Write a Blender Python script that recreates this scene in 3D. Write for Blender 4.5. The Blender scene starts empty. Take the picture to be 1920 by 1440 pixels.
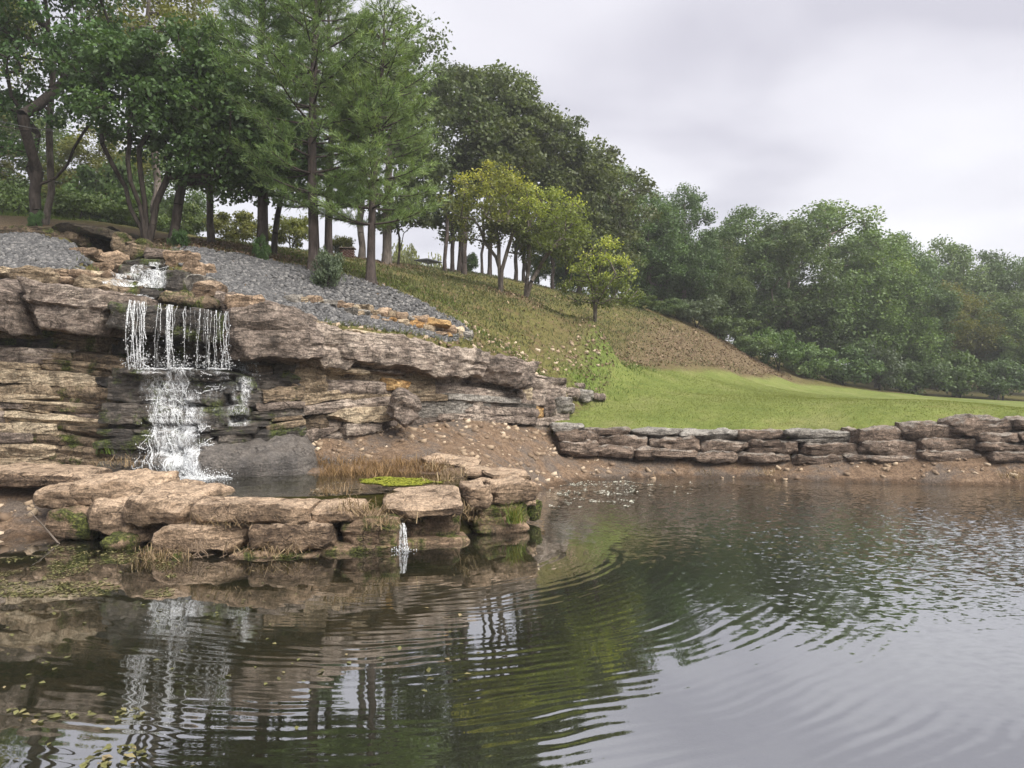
import bpy, math, random
import numpy as np
from mathutils import Vector
from mathutils.bvhtree import BVHTree

R = math.radians
scene = bpy.context.scene
# ------------------------------------------------------------------ camera
F, HC = 1450.0, 2.25           # focal length in photo pixels, eye height over the pond
cam_d = bpy.data.cameras.new("camera"); cam_d.sensor_width = 36; cam_d.lens = 36 * F / 1920
cam_d.clip_start = 0.05; cam_d.clip_end = 3000
cam = bpy.data.objects.new("camera", cam_d); scene.collection.objects.link(cam)
cam.location = (0, 0, HC); cam.rotation_euler = (R(90), 0, 0)
scene.camera = cam
# ------------------------------------------------------------------ exposure, world, sun
vs = scene.view_settings
vs.view_transform = 'Standard'; vs.look = 'None'; vs.gamma = 1; vs.use_curve_mapping = False
vs.exposure = 2.35
SUN_EL, SUN_AZ = 47.0, 132.0    # azimuth clockwise from +Y (the view direction)
world = bpy.data.worlds.new("World"); scene.world = world; world.use_nodes = True
wn = world.node_tree; wn.nodes.clear()


def N(nt, t, **kw):
    n = nt.nodes.new(t)
    for k, v in kw.items():
        if k.startswith('i_'):
            key = k[2:]
            n.inputs[int(key) if key.isdigit() else key].default_value = v
        else:
            setattr(n, k, v)
    return n


def build_world():
    nt = wn; L = nt.links.new
    out = N(nt, 'ShaderNodeOutputWorld')
    sky = N(nt, 'ShaderNodeTexSky', sky_type='NISHITA', sun_disc=False)
    sky.sun_elevation = R(SUN_EL); sky.sun_rotation = R(SUN_AZ)
    bg1 = N(nt, 'ShaderNodeBackground', i_1=0.05); L(sky.outputs[0], bg1.inputs[0])
    tc = N(nt, 'ShaderNodeTexCoord')
    sep = N(nt, 'ShaderNodeSeparateXYZ'); L(tc.outputs['Generated'], sep.inputs[0])
    za = N(nt, 'ShaderNodeMath', operation='MAXIMUM', i_1=0.0); L(sep.outputs[2], za.inputs[0])
    zb = N(nt, 'ShaderNodeMath', operation='ADD', i_1=0.22); L(za.outputs[0], zb.inputs[0])
    ux = N(nt, 'ShaderNodeMath', operation='DIVIDE'); L(sep.outputs[0], ux.inputs[0]); L(zb.outputs[0], ux.inputs[1])
    uy = N(nt, 'ShaderNodeMath', operation='DIVIDE'); L(sep.outputs[1], uy.inputs[0]); L(zb.outputs[0], uy.inputs[1])
    cmb = N(nt, 'ShaderNodeCombineXYZ'); L(ux.outputs[0], cmb.inputs[0]); L(uy.outputs[0], cmb.inputs[1])
    no = N(nt, 'ShaderNodeTexNoise', i_Scale=1.35, i_Detail=4.0, i_Roughness=0.42, i_Distortion=0.25)
    L(cmb.outputs[0], no.inputs['Vector'])
    rp = N(nt, 'ShaderNodeValToRGB')
    e = rp.color_ramp.elements
    e[0].position = 0.39; e[0].color = (0.137, 0.134, 0.149, 1)
    e[1].position = 0.68; e[1].color = (0.202, 0.200, 0.209, 1)
    m = e.new(0.5); m.color = (0.174, 0.171, 0.184, 1)
    L(no.outputs[0], rp.inputs[0])
    # overcast is brighter toward the horizon
    hz = N(nt, 'ShaderNodeMapRange'); hz.inputs[1].default_value = 0.0; hz.inputs[2].default_value = 0.30
    hz.inputs[3].default_value = 0.30; hz.inputs[4].default_value = 0.0; L(za.outputs[0], hz.inputs[0])
    mx = N(nt, 'ShaderNodeMixRGB'); mx.inputs[2].default_value = (0.233, 0.233, 0.237, 1)
    L(hz.outputs[0], mx.inputs[0]); L(rp.outputs[0], mx.inputs[1])
    bg2 = N(nt, 'ShaderNodeBackground', i_1=1.0); L(mx.outputs[0], bg2.inputs[0])
    mix = N(nt, 'ShaderNodeMixShader', i_0=0.95)
    L(bg1.outputs[0], mix.inputs[1]); L(bg2.outputs[0], mix.inputs[2]); L(mix.outputs[0], out.inputs[0])


build_world()
sd = bpy.data.lights.new("sun", 'SUN'); sd.energy = 1.5; sd.angle = R(50); sd.color = (1.0, 0.95, 0.87)
sun = bpy.data.objects.new("sun", sd); scene.collection.objects.link(sun)
sdir = Vector((math.sin(R(SUN_AZ)) * math.cos(R(SUN_EL)), math.cos(R(SUN_AZ)) * math.cos(R(SUN_EL)), math.sin(R(SUN_EL))))
sun.rotation_euler = sdir.to_track_quat('Z', 'Y').to_euler(); sun.location = sdir * 60
cy = scene.cycles
cy.use_denoising = True; cy.use_adaptive_sampling = True; cy.adaptive_threshold = 0.02; cy.max_bounces = 6; cy.diffuse_bounces = 3; cy.glossy_bounces = 3
cy.transparent_max_bounces = 8; cy.volume_bounces = 0; cy.caustics_reflective = False; cy.caustics_refractive = False

# ------------------------------------------------------------------ helpers
COL = scene.collection


def W(px, py, Y):
    return np.array([(px - 960) / F * Y, Y, HC - (py - 720) / F * Y])


def XW(px, Y):
    return (px - 960) / F * Y


def hash3(i, j, k, seed):
    h = (i * 374761393 + j * 668265263 + k * 2147483647 + seed * 1274126177) & 0xFFFFFFFF
    h = ((h ^ (h >> 13)) * 1274126177) & 0xFFFFFFFF
    h = ((h ^ (h >> 16)) * 2246822519) & 0xFFFFFFFF
    return ((h ^ (h >> 15)) & 0xFFFFFF) / float(0xFFFFFF) * 2 - 1


def vnoise(P, seed=0):
    P = np.asarray(P, float); f = np.floor(P); i = f.astype(np.int64); t = P - f; t = t * t * (3 - 2 * t)
    r = 0
    for a in (0, 1):
        for b in (0, 1):
            for c in (0, 1):
                w = (t[:, 0] if a else 1 - t[:, 0]) * (t[:, 1] if b else 1 - t[:, 1]) * (t[:, 2] if c else 1 - t[:, 2])
                r = r + w * hash3(i[:, 0] + a, i[:, 1] + b, i[:, 2] + c, seed)
    return r


def fbm(P, seed=0, octs=4, gain=0.5):
    r = 0; a = 1.0; s = 1.0
    for o in range(octs):
        r = r + a * vnoise(np.asarray(P) * s + 17.3 * o, seed + o); a *= gain; s *= 2.03
    return r


def mesh_np(name, V, faces, tint=None, smooth=False):
    """V (n,3); faces (m,k) int array of equal-sized polygons, or a list of such arrays."""
    if not (isinstance(faces, list) and isinstance(faces[0], np.ndarray)):
        faces = [np.asarray(faces)]
    faces = [np.asarray(f, np.int32) for f in faces if len(f)]
    me = bpy.data.meshes.new(name)
    V = np.asarray(V, np.float32)
    me.vertices.add(len(V)); me.vertices.foreach_set('co', V.ravel())
    nl = sum(f.size for f in faces); nf = sum(len(f) for f in faces)
    me.loops.add(nl); me.loops.foreach_set('vertex_index', np.concatenate([f.ravel() for f in faces]))
    me.polygons.add(nf)
    starts = []; o = 0
    for f in faces:
        starts.append(o + np.arange(len(f)) * f.shape[1]); o += f.size
    me.polygons.foreach_set('loop_start', np.concatenate(starts).astype(np.int32))
    if smooth:
        me.polygons.foreach_set('use_smooth', np.ones(nf, bool))
    if tint is not None:
        a = me.attributes.new('tint', 'FLOAT', 'FACE'); a.data.foreach_set('value', np.asarray(tint, np.float32))
    me.update(calc_edges=True); me.validate()
    return me


def link(name, me, mat=None, parent=None, loc=None, rz=0.0, scale=None):
    o = bpy.data.objects.new(name, me); COL.objects.link(o)
    if mat is not None and me is not None and not me.materials:
        me.materials.append(mat)
    if parent is not None:
        o.parent = parent
    if loc is not None:
        o.location = loc
    if rz:
        o.rotation_euler = (0, 0, rz)
    if scale is not None:
        o.scale = scale
    return o


def empty(name, loc=(0, 0, 0)):
    o = bpy.data.objects.new(name, None); COL.objects.link(o); o.location = loc; return o


def tag(o, label=None, cat=None, group=None, kind=None):
    if label: o['label'] = label
    if cat: o['category'] = cat
    if group: o['group'] = group
    if kind: o['kind'] = kind
    return o


# ------------------------------------------------------------------ materials
MATS = {}


class Sh:
    """little node builder"""
    def __init__(s, name):
        s.m = bpy.data.materials.new(name); s.m.use_nodes = True; s.nt = s.m.node_tree; s.nt.nodes.clear()
        s.out = N(s.nt, 'ShaderNodeOutputMaterial'); MATS[name] = s.m

    def n(s, t, **kw): return N(s.nt, t, **kw)
    def l(s, a, b): s.nt.links.new(a, b)

    def pos(s): return s.n('ShaderNodeNewGeometry').outputs['Position']

    def noise(s, scale, detail=4, rough=0.55, vec=None, sc=None, dist=0.0, out=0):
        if vec is None: vec = s.pos()
        if sc is not None:
            mp = s.n('ShaderNodeMapping'); mp.inputs['Scale'].default_value = sc; s.l(vec, mp.inputs[0]); vec = mp.outputs[0]
        n = s.n('ShaderNodeTexNoise', i_Scale=scale, i_Detail=detail, i_Roughness=rough, i_Distortion=dist)
        s.l(vec, n.inputs['Vector']); return n.outputs[out]

    def ramp(s, fac, stops):
        r = s.n('ShaderNodeValToRGB'); e = r.color_ramp.elements
        while len(e) < len(stops): e.new(0.5)
        for k, (p, c) in enumerate(stops):
            e[k].position = p; e[k].color = (*c, 1) if len(c) == 3 else c
        s.l(fac, r.inputs[0]); return r.outputs[0]

    def math(s, op, a, b=None, clamp=False):
        n = s.n('ShaderNodeMath', operation=op); n.use_clamp = clamp
        for k, v in enumerate((a, b)):
            if v is None: continue
            if isinstance(v, (int, float)): n.inputs[k].default_value = v
            else: s.l(v, n.inputs[k])
        return n.outputs[0]

    def rng(s, v, a, b, c=0.0, d=1.0):
        n = s.n('ShaderNodeMapRange'); n.interpolation_type = 'SMOOTHSTEP'
        for k, x in enumerate((a, b, c, d)): n.inputs[k + 1].default_value = x
        s.l(v, n.inputs[0]); return n.outputs[0]

    def mix(s, f, a, b, mode='MIX'):
        n = s.n('ShaderNodeMixRGB', blend_type=mode)
        for k, v in enumerate((f, a, b)):
            if isinstance(v, (int, float)): n.inputs[k].default_value = v
            elif isinstance(v, tuple): n.inputs[k].default_value = (*v, 1)
            else: s.l(v, n.inputs[k])
        return n.outputs[0]

    def attr(s, name):
        return s.n('ShaderNodeAttribute', attribute_name=name).outputs['Fac']

    def bump(s, h, strength=0.5, dist=0.05, nrm=None):
        b = s.n('ShaderNodeBump', i_Strength=strength, i_Distance=dist); s.l(h, b.inputs['Height'])
        if nrm is not None: s.l(nrm, b.inputs['Normal'])
        return b.outputs[0]

    def bsdf(s, col, rough=0.8, nrm=None, spec=0.3):
        b = s.n('ShaderNodeBsdfPrincipled'); b.inputs['Specular IOR Level'].default_value = spec
        if isinstance(col, tuple): b.inputs['Base Color'].default_value = (*col, 1)
        else: s.l(col, b.inputs['Base Color'])
        if isinstance(rough, (int, float)): b.inputs['Roughness'].default_value = rough
        else: s.l(rough, b.inputs['Roughness'])
        if nrm is not None: s.l(nrm, b.inputs['Normal'])
        return b.outputs[0]

    def end(s, sh):
        s.l(sh, s.out.inputs[0]); return s.m


def rock_mat(name, c_dark, c_mid, c_light, moss=0.0, wet=False, stain=0.5, strata=1.0, top=None):
    s = Sh(name)
    oi = s.n('ShaderNodeObjectInfo').outputs['Random']
    P = s.pos()
    big = s.noise(1.7, 5, 0.6)
    med = s.noise(7.0, 6, 0.65, sc=(1, 1, 2.2))
    f = s.math('ADD', s.math('MULTIPLY', big, 0.55), s.math('MULTIPLY', med, 0.45))
    f = s.math('ADD', f, s.math('MULTIPLY', s.math('SUBTRACT', oi, 0.5), 0.16))
    col = s.ramp(f, [(0.36, c_dark), (0.5, c_mid), (0.63, c_light)])
    # thin horizontal bedding lines
    lam = s.noise(5.0, 6, 0.72, sc=(0.7, 0.7, 3.4), dist=0.6)
    lamd = s.rng(lam, 0.40, 0.50)
    col = s.mix(s.math('MULTIPLY', s.math('SUBTRACT', 1.0, lamd), 0.42 * strata), col, tuple(x * 0.35 for x in c_dark))
    # lichen and mineral stains
    st = s.rng(s.noise(3.1, 6, 0.7, sc=(1, 1, 0.6)), 0.52, 0.66)
    col = s.mix(s.math('MULTIPLY', st, stain), col, tuple(x * 0.45 for x in c_dark))
    li = s.rng(s.noise(23.0, 3, 0.6), 0.62, 0.70)
    col = s.mix(s.math('MULTIPLY', li, 0.35), col, tuple(min(0.6, x * 1.25 + 0.03) for x in c_light))
    if top is not None:                                     # patchy paler tone mixed in on the upper faces
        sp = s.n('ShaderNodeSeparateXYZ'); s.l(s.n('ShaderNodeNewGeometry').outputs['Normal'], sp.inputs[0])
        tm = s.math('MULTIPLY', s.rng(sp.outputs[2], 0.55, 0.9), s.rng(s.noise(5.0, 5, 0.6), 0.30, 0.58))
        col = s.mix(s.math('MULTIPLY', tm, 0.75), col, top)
    if moss > 0:
        mm = s.rng(s.noise(2.6, 6, 0.65), 0.62 - 0.22 * moss, 0.74 - 0.22 * moss)
        mcol = s.ramp(s.noise(30, 3), [(0.35, (0.018, 0.030, 0.006)), (0.65, (0.085, 0.105, 0.020))])
        col = s.mix(s.math('MULTIPLY', mm, 0.9), col, mcol)
    fine = s.noise(30.0, 6, 0.75)
    col = s.mix(0.75, col, s.mix(1.0, col, s.ramp(fine, [(0.34, (0.20, 0.19, 0.18)), (0.5, (1.0, 1.0, 1.0)), (0.66, (1.75, 1.72, 1.68))]), 'MULTIPLY'))
    h = s.math('ADD', s.math('MULTIPLY', med, 0.6), s.math('ADD', s.math('MULTIPLY', lamd, 0.45 * strata), s.math('MULTIPLY', fine, 0.40)))
    # cracks
    wv = s.n('ShaderNodeVectorMath', operation='ADD'); s.l(s.pos(), wv.inputs[0])
    ws = s.n('ShaderNodeVectorMath', operation='SCALE'); ws.inputs[3].default_value = 0.22; s.l(s.noise(3.5, 4, 0.6, out=1), ws.inputs[0]); s.l(ws.outputs[0], wv.inputs[1])
    mp = s.n('ShaderNodeMapping'); mp.inputs['Scale'].default_value = (1.0, 1.0, 1.9); s.l(wv.outputs[0], mp.inputs[0])
    vo = s.n('ShaderNodeTexVoronoi', feature='DISTANCE_TO_EDGE', i_Scale=2.6); s.l(mp.outputs[0], vo.inputs['Vector'])
    ck = s.math('MULTIPLY', s.rng(vo.outputs['Distance'], 0.028, 0.004), s.rng(s.noise(1.9, 3), 0.50, 0.62))
    col = s.mix(s.math('MULTIPLY', ck, 0.45), col, tuple(x * 0.25 for x in c_dark))
    h = s.math('SUBTRACT', h, s.math('MULTIPLY', ck, 0.8))
    nrm = s.bump(h, 0.9, 0.075)
    rough = 0.9
    if wet:
        rough = s.rng(s.noise(6.0, 4), 0.35, 0.7, 0.28, 0.65)
    return s.end(s.bsdf(col, rough, nrm, 0.35 if wet else 0.2))


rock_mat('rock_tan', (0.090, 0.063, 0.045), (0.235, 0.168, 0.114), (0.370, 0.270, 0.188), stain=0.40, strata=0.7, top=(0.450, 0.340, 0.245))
rock_mat('rock_tan_moss', (0.100, 0.075, 0.050), (0.220, 0.155, 0.105), (0.340, 0.240, 0.165), moss=0.8, stain=0.6, strata=0.6)
rock_mat('rock_grey', (0.102, 0.083, 0.070), (0.220, 0.176, 0.147), (0.391, 0.328, 0.274), stain=0.75)
rock_mat('rock_cream', (0.173, 0.130, 0.086), (0.362, 0.286, 0.199), (0.518, 0.432, 0.311), stain=0.55)
rock_mat('rock_orange', (0.225, 0.120, 0.045), (0.345, 0.203, 0.083), (0.420, 0.285, 0.135), stain=0.2)
rock_mat('rock_wet', (0.022, 0.019, 0.017), (0.065, 0.056, 0.048), (0.140, 0.120, 0.100), moss=0.55, wet=True, stain=0.6)
rock_mat('rock_damp', (0.066, 0.050, 0.036), (0.168, 0.126, 0.086), (0.324, 0.252, 0.174), moss=0.55, stain=0.6)
rock_mat('rock_apron', (0.053, 0.048, 0.046), (0.093, 0.084, 0.077), (0.136, 0.121, 0.108), wet=True, stain=0.3, strata=0.25)
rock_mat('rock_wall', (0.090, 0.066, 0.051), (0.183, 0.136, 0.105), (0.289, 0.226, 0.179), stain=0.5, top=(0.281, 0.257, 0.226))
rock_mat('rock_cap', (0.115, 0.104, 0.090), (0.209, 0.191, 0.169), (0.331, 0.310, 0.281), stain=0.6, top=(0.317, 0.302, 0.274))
rock_mat('rock_dark', (0.018, 0.015, 0.012), (0.050, 0.040, 0.030), (0.090, 0.075, 0.055), moss=0.3, stain=0.4)


def leaf_mat(name, dark, light, alt=None, trans=0.35, rough=0.5, spec=0.35):
    vary = name.startswith('leaf_') or name == 'needle'
    s = Sh(name)
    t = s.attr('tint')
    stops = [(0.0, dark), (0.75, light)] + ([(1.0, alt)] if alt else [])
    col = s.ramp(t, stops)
    oi = s.n('ShaderNodeObjectInfo').outputs['Random']
    hs = s.n('ShaderNodeHueSaturation')
    if not vary: oi = s.math('MULTIPLY', oi, 0.0)
    s.l(s.rng(oi, 0, 1, 0.490 if vary else 0.5, 0.514), hs.inputs['Hue']); s.l(s.rng(s.math('FRACT', s.math('MULTIPLY', oi, 7.31)), 0, 1, 0.78 if vary else 1.0, 1.22), hs.inputs['Value'])
    s.l(col, hs.inputs['Color']); col = hs.outputs[0]
    b = s.bsdf(col, rough, None, spec)
    tr = s.n('ShaderNodeBsdfTranslucent')
    c2 = s.mix(1.0, col, (1.15, 1.2, 0.55), 'MULTIPLY'); s.l(c2, tr.inputs[0])
    mx = s.n('ShaderNodeMixShader', i_0=trans); s.l(b, mx.inputs[1]); s.l(tr.outputs[0], mx.inputs[2])
    return s.end(mx.outputs[0])


leaf_mat('leaf_dark', (0.027, 0.054, 0.018), (0.090, 0.158, 0.048), (0.195, 0.240, 0.060))
leaf_mat('leaf_mid', (0.039, 0.069, 0.021), (0.128, 0.188, 0.054), (0.255, 0.270, 0.068))
leaf_mat('leaf_yellowish', (0.062, 0.077, 0.020), (0.194, 0.206, 0.053), (0.338, 0.288, 0.069), trans=0.45)
leaf_mat('leaf_redbud', (0.060, 0.072, 0.026), (0.20, 0.225, 0.052), (0.43, 0.42, 0.085), trans=0.45)
leaf_mat('leaf_oak', (0.039, 0.057, 0.024), (0.120, 0.147, 0.054), (0.195, 0.195, 0.068))
leaf_mat('leaf_forest', (0.039, 0.068, 0.028), (0.128, 0.188, 0.069), (0.188, 0.225, 0.075))
leaf_mat('needle', (0.072, 0.132, 0.052), (0.215, 0.310, 0.105), (0.335, 0.396, 0.112), trans=0.3)
leaf_mat('leaf_shrub', (0.038, 0.054, 0.033), (0.105, 0.135, 0.078), (0.165, 0.180, 0.090))
leaf_mat('dry_grass', (0.102, 0.060, 0.027), (0.281, 0.174, 0.081), (0.391, 0.281, 0.145), trans=0.2, rough=0.8)
leaf_mat('straw', (0.150, 0.101, 0.056), (0.300, 0.217, 0.128), (0.390, 0.315, 0.203), trans=0.2, rough=0.8)
leaf_mat('green_grass', (0.041, 0.071, 0.011), (0.112, 0.165, 0.022), (0.210, 0.203, 0.045), trans=0.3, rough=0.7)
leaf_mat('lawn_grass', (0.122, 0.148, 0.035), (0.201, 0.226, 0.057), (0.255, 0.250, 0.097), trans=0.3, rough=0.8)
leaf_mat('hill_grass', (0.053, 0.065, 0.021), (0.109, 0.120, 0.040), (0.188, 0.161, 0.087), trans=0.2, rough=0.8)
leaf_mat('litter', (0.105, 0.070, 0.045), (0.20, 0.135, 0.085), (0.32, 0.24, 0.16), trans=0.1, rough=0.8)
leaf_mat('floating', (0.066, 0.060, 0.021), (0.162, 0.162, 0.060), (0.276, 0.216, 0.120), trans=0.1, rough=0.5)
leaf_mat('scum', (0.30, 0.30, 0.24), (0.50, 0.50, 0.42), (0.62, 0.60, 0.52), trans=0.0, rough=0.6)
leaf_mat('gravel', (0.050, 0.050, 0.053), (0.109, 0.108, 0.109), (0.200, 0.193, 0.188), trans=0.0, rough=0.85)
leaf_mat('rubble', (0.140, 0.096, 0.065), (0.333, 0.254, 0.175), (0.508, 0.420, 0.315), trans=0.0, rough=0.9)


def bark_mat(name, c1, c2):
    s = Sh(name)
    n = s.noise(14.0, 5, 0.7, sc=(1, 1, 0.22)); n2 = s.noise(2.0, 3)
    col = s.ramp(s.math('ADD', s.math('MULTIPLY', n, 0.7), s.math('MULTIPLY', n2, 0.3)), [(0.38, c1), (0.62, c2)])
    return s.end(s.bsdf(col, 0.9, s.bump(n, 0.9, 0.03), 0.15))


bark_mat('bark_dark', (0.020, 0.016, 0.014), (0.070, 0.058, 0.050))
bark_mat('bark_grey', (0.060, 0.050, 0.043), (0.175, 0.150, 0.130))
bark_mat('bark_pine', (0.030, 0.024, 0.022), (0.100, 0.080, 0.072))


def plain(name, col, rough=0.6, spec=0.4, metal=0.0):
    s = Sh(name)
    c = s.mix(s.math('MULTIPLY', s.noise(12.0, 4), 0.35), col, tuple(x * 0.6 for x in col))
    b = s.bsdf(c, rough, None, spec); return s.end(b)


plain('cart_black', (0.02, 0.02, 0.022)); plain('cart_white', (0.55, 0.55, 0.53)); plain('tyre', (0.02, 0.02, 0.02), 0.9)
plain('wire', (0.10, 0.10, 0.10)); plain('brick', (0.085, 0.045, 0.035), 0.9); plain('brick_cap', (0.10, 0.08, 0.065), 0.9)
plain('root', (0.20, 0.145, 0.10), 0.9); plain('twig', (0.13, 0.105, 0.085), 0.9)


def foam_mat():
    s = Sh('white_water')
    d = s.bsdf((0.86, 0.88, 0.90), 0.25, None, 0.5)
    t = s.n('ShaderNodeBsdfTranslucent'); t.inputs[0].default_value = (0.9, 0.92, 0.94, 1)
    m = s.n('ShaderNodeMixShader', i_0=0.35); s.l(d, m.inputs[1]); s.l(t.outputs[0], m.inputs[2])
    tr = s.n('ShaderNodeBsdfTransparent')
    m2 = s.n('ShaderNodeMixShader'); s.l(s.rng(s.noise(40.0, 3), 0.35, 0.6, 0.15, 0.85), m2.inputs[0])
    s.l(tr.outputs[0], m2.inputs[1]); s.l(m.outputs[0], m2.inputs[2])
    return s.end(m2.outputs[0])


foam_mat()


def veil_mat():
    """aerated water sliding over rock: a lacy white film with clear gaps"""
    s = Sh('water_veil')
    P = s.pos()

    def ridge(scale, sc, w, dist):
        n = s.noise(scale, 3, 0.6, sc=sc, dist=dist); d = s.math('ABSOLUTE', s.math('SUBTRACT', n, 0.5)); return s.rng(d, w, 0.0)
    r1 = ridge(7.0, (1.2, 1.2, 0.55), 0.055, 1.2); r2 = ridge(16.0, (1.2, 1.2, 0.6), 0.06, 0.9)
    spk = s.rng(s.noise(70.0, 3, 0.6), 0.55, 0.66)
    a = s.math('MAXIMUM', r1, s.math('MULTIPLY', r2, 0.8)); a = s.math('MAXIMUM', a, s.math('MULTIPLY', spk, 0.75))
    t = s.attr('tint')
    patch = s.rng(s.math('ADD', t, s.math('MULTIPLY', s.math('SUBTRACT', s.noise(3.6, 5, 0.65, sc=(1, 1, 0.4)), 0.5), 2.2)), 0.18, 0.80)
    a = s.math('MULTIPLY', s.math('ADD', a, s.math('MULTIPLY', patch, 0.10)), patch, True)
    d = s.bsdf((0.80, 0.82, 0.84), 0.3, None, 0.5)
    tl = s.n('ShaderNodeBsdfTranslucent'); tl.inputs[0].default_value = (0.85, 0.87, 0.9, 1)
    m = s.n('ShaderNodeMixShader', i_0=0.3); s.l(d, m.inputs[1]); s.l(tl.outputs[0], m.inputs[2])
    tr = s.n('ShaderNodeBsdfTransparent'); m2 = s.n('ShaderNodeMixShader'); s.l(a, m2.inputs[0]); s.l(tr.outputs[0], m2.inputs[1]); s.l(m.outputs[0], m2.inputs[2])
    return s.end(m2.outputs[0])


veil_mat()


def curtain_mat():
    s = Sh('water_curtain')
    st = s.noise(26.0, 4, 0.65, sc=(1, 1, 0.05), dist=0.2); br = s.noise(30.0, 3, 0.6, sc=(1, 1, 0.45))
    a = s.math('ADD', s.math('MULTIPLY', st, 0.75), s.math('MULTIPLY', br, 0.25))
    a = s.math('ADD', a, s.math('MULTIPLY', s.math('SUBTRACT', s.attr('tint'), 0.5), 0.5))
    a = s.rng(a, 0.50, 0.64, 0.0, 0.85)
    d = s.bsdf((0.80, 0.82, 0.84), 0.3, None, 0.5)
    tl = s.n('ShaderNodeBsdfTranslucent'); tl.inputs[0].default_value = (0.85, 0.87, 0.9, 1)
    m = s.n('ShaderNodeMixShader', i_0=0.3); s.l(d, m.inputs[1]); s.l(tl.outputs[0], m.inputs[2])
    tr = s.n('ShaderNodeBsdfTransparent'); m2 = s.n('ShaderNodeMixShader'); s.l(a, m2.inputs[0]); s.l(tr.outputs[0], m2.inputs[1]); s.l(m.outputs[0], m2.inputs[2])
    return s.end(m2.outputs[0])


curtain_mat()


def film_mat():
    """thin running water over rock: clear with a gloss"""
    s = Sh('water_film')
    nrm = s.bump(s.noise(18.0, 4, 0.6, sc=(1, 1, 0.35)), 0.9, 0.03)
    g = s.n('ShaderNodeBsdfGlossy', i_Roughness=0.12); s.l(nrm, g.inputs['Normal'])
    tr = s.n('ShaderNodeBsdfTransparent'); tr.inputs[0].default_value = (0.82, 0.84, 0.84, 1)
    fr = s.n('ShaderNodeFresnel', i_IOR=1.45); s.l(nrm, fr.inputs['Normal'])
    m = s.n('ShaderNodeMixShader'); s.l(s.math('ADD', fr.outputs[0], 0.04), m.inputs[0]); s.l(tr.outputs[0], m.inputs[1]); s.l(g.outputs[0], m.inputs[2])
    return s.end(m.outputs[0])


film_mat()
RING_C = (XW(752, 11.05), 11.05)


def water_mat(name, tint, rings=True, refl=(0.46, 0.90), calm=1.0):
    s = Sh(name)
    P = s.pos()
    sp = s.n('ShaderNodeSeparateXYZ'); s.l(P, sp.inputs[0]); x, y = sp.outputs[0], sp.outputs[1]

    def slope(scale, amp, sc=(1, 1, 1), detail=2, rough=0.5):
        c = s.noise(scale, detail, rough, sc=sc, out=1)
        q = s.n('ShaderNodeSeparateColor'); s.l(c, q.inputs[0])
        return [s.math('MULTIPLY', s.math('SUBTRACT', q.outputs[k], 0.5), amp) for k in (0, 1)]

    def scaled(v, f): return [s.math('MULTIPLY', a, f) for a in v]
    parts = [slope(0.9, 0.012 * calm), slope(4.5, 0.020 * calm, detail=3)]
    if rings:
        dx = s.math('SUBTRACT', x, RING_C[0]); dy = s.math('SUBTRACT', y, RING_C[1])
        r = s.math('SQRT', s.math('ADD', s.math('MULTIPLY', dx, dx), s.math('MULTIPLY', dy, dy)))
        wob = s.math('MULTIPLY', s.noise(0.55, 3, 0.5), 0.45)
        ph = s.math('MULTIPLY', s.math('ADD', r, wob), 2 * math.pi / 0.125)
        ph2 = s.math('MULTIPLY', s.math('ADD', r, s.math('MULTIPLY', wob, 1.3)), 2 * math.pi / 0.18)
        wv = s.math('ADD', s.math('COSINE', ph), s.math('MULTIPLY', s.math('COSINE', ph2), 0.7))
        amp = s.math('MULTIPLY', s.rng(s.noise(0.6, 4, 0.65), 0.36, 0.62, 0.10, 1.0), s.math('MULTIPLY', s.math('MULTIPLY', s.rng(r, 12.0, 5.0, 0.003, 0.027), s.rng(r, 0.8, 5.0, 0.25, 1.0)), s.rng(x, -4.5, 0.5, 0.15, 1.0)))
        wv = s.math('MULTIPLY', wv, amp)
        parts.append([s.math('MULTIPLY', wv, s.math('DIVIDE', dx, r)), s.math('MULTIPLY', wv, s.math('DIVIDE', dy, r))])
        # breeze ruffling the open side of the pond
        u = s.math('ADD', x, s.math('MULTIPLY', s.math('SUBTRACT', y, 9.0), 0.35))
        u = s.math('ADD', u, s.math('MULTIPLY', s.noise(0.22, 3, 0.6), 4.0))
        br = s.math('MULTIPLY', s.rng(u, 2.2, 7.5), s.rng(y, 4.0, 9.5, 0.18, 1.0))
        parts.append(scaled(slope(12.0, 0.50, sc=(0.75, 1.25, 1), detail=3, rough=0.6), br))
    sx = sy = None
    for a, b in parts:
        sx = a if sx is None else s.math('ADD', sx, a); sy = b if sy is None else s.math('ADD', sy, b)
    cb = s.n('ShaderNodeCombineXYZ', i_2=1.0); s.l(s.math('MULTIPLY', sx, -1.0), cb.inputs[0]); s.l(s.math('MULTIPLY', sy, -1.0), cb.inputs[1])
    nv = s.n('ShaderNodeVectorMath', operation='NORMALIZE'); s.l(cb.outputs[0], nv.inputs[0]); nrm = nv.outputs[0]
    g = s.n('ShaderNodeBsdfGlossy', i_Roughness=0.02); g.inputs[0].default_value = (0.97, 0.98, 1, 1); s.l(nrm, g.inputs['Normal'])
    tr = s.n('ShaderNodeBsdfTransparent'); tr.inputs[0].default_value = (*tint, 1)
    df = s.n('ShaderNodeBsdfDiffuse'); df.inputs[0].default_value = (0.070, 0.066, 0.045, 1)   # suspended silt
    bd = s.n('ShaderNodeMixShader', i_0=0.16); s.l(tr.outputs[0], bd.inputs[1]); s.l(df.outputs[0], bd.inputs[2]); tr = bd
    fr = s.n('ShaderNodeFresnel', i_IOR=1.6); s.l(nrm, fr.inputs['Normal'])
    m = s.n('ShaderNodeMixShader'); s.l(s.rng(fr.outputs[0], 0.10, 0.75, *refl), m.inputs[0]); s.l(tr.outputs[0], m.inputs[1]); s.l(g.outputs[0], m.inputs[2])
    return s.end(m.outputs[0])


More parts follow.
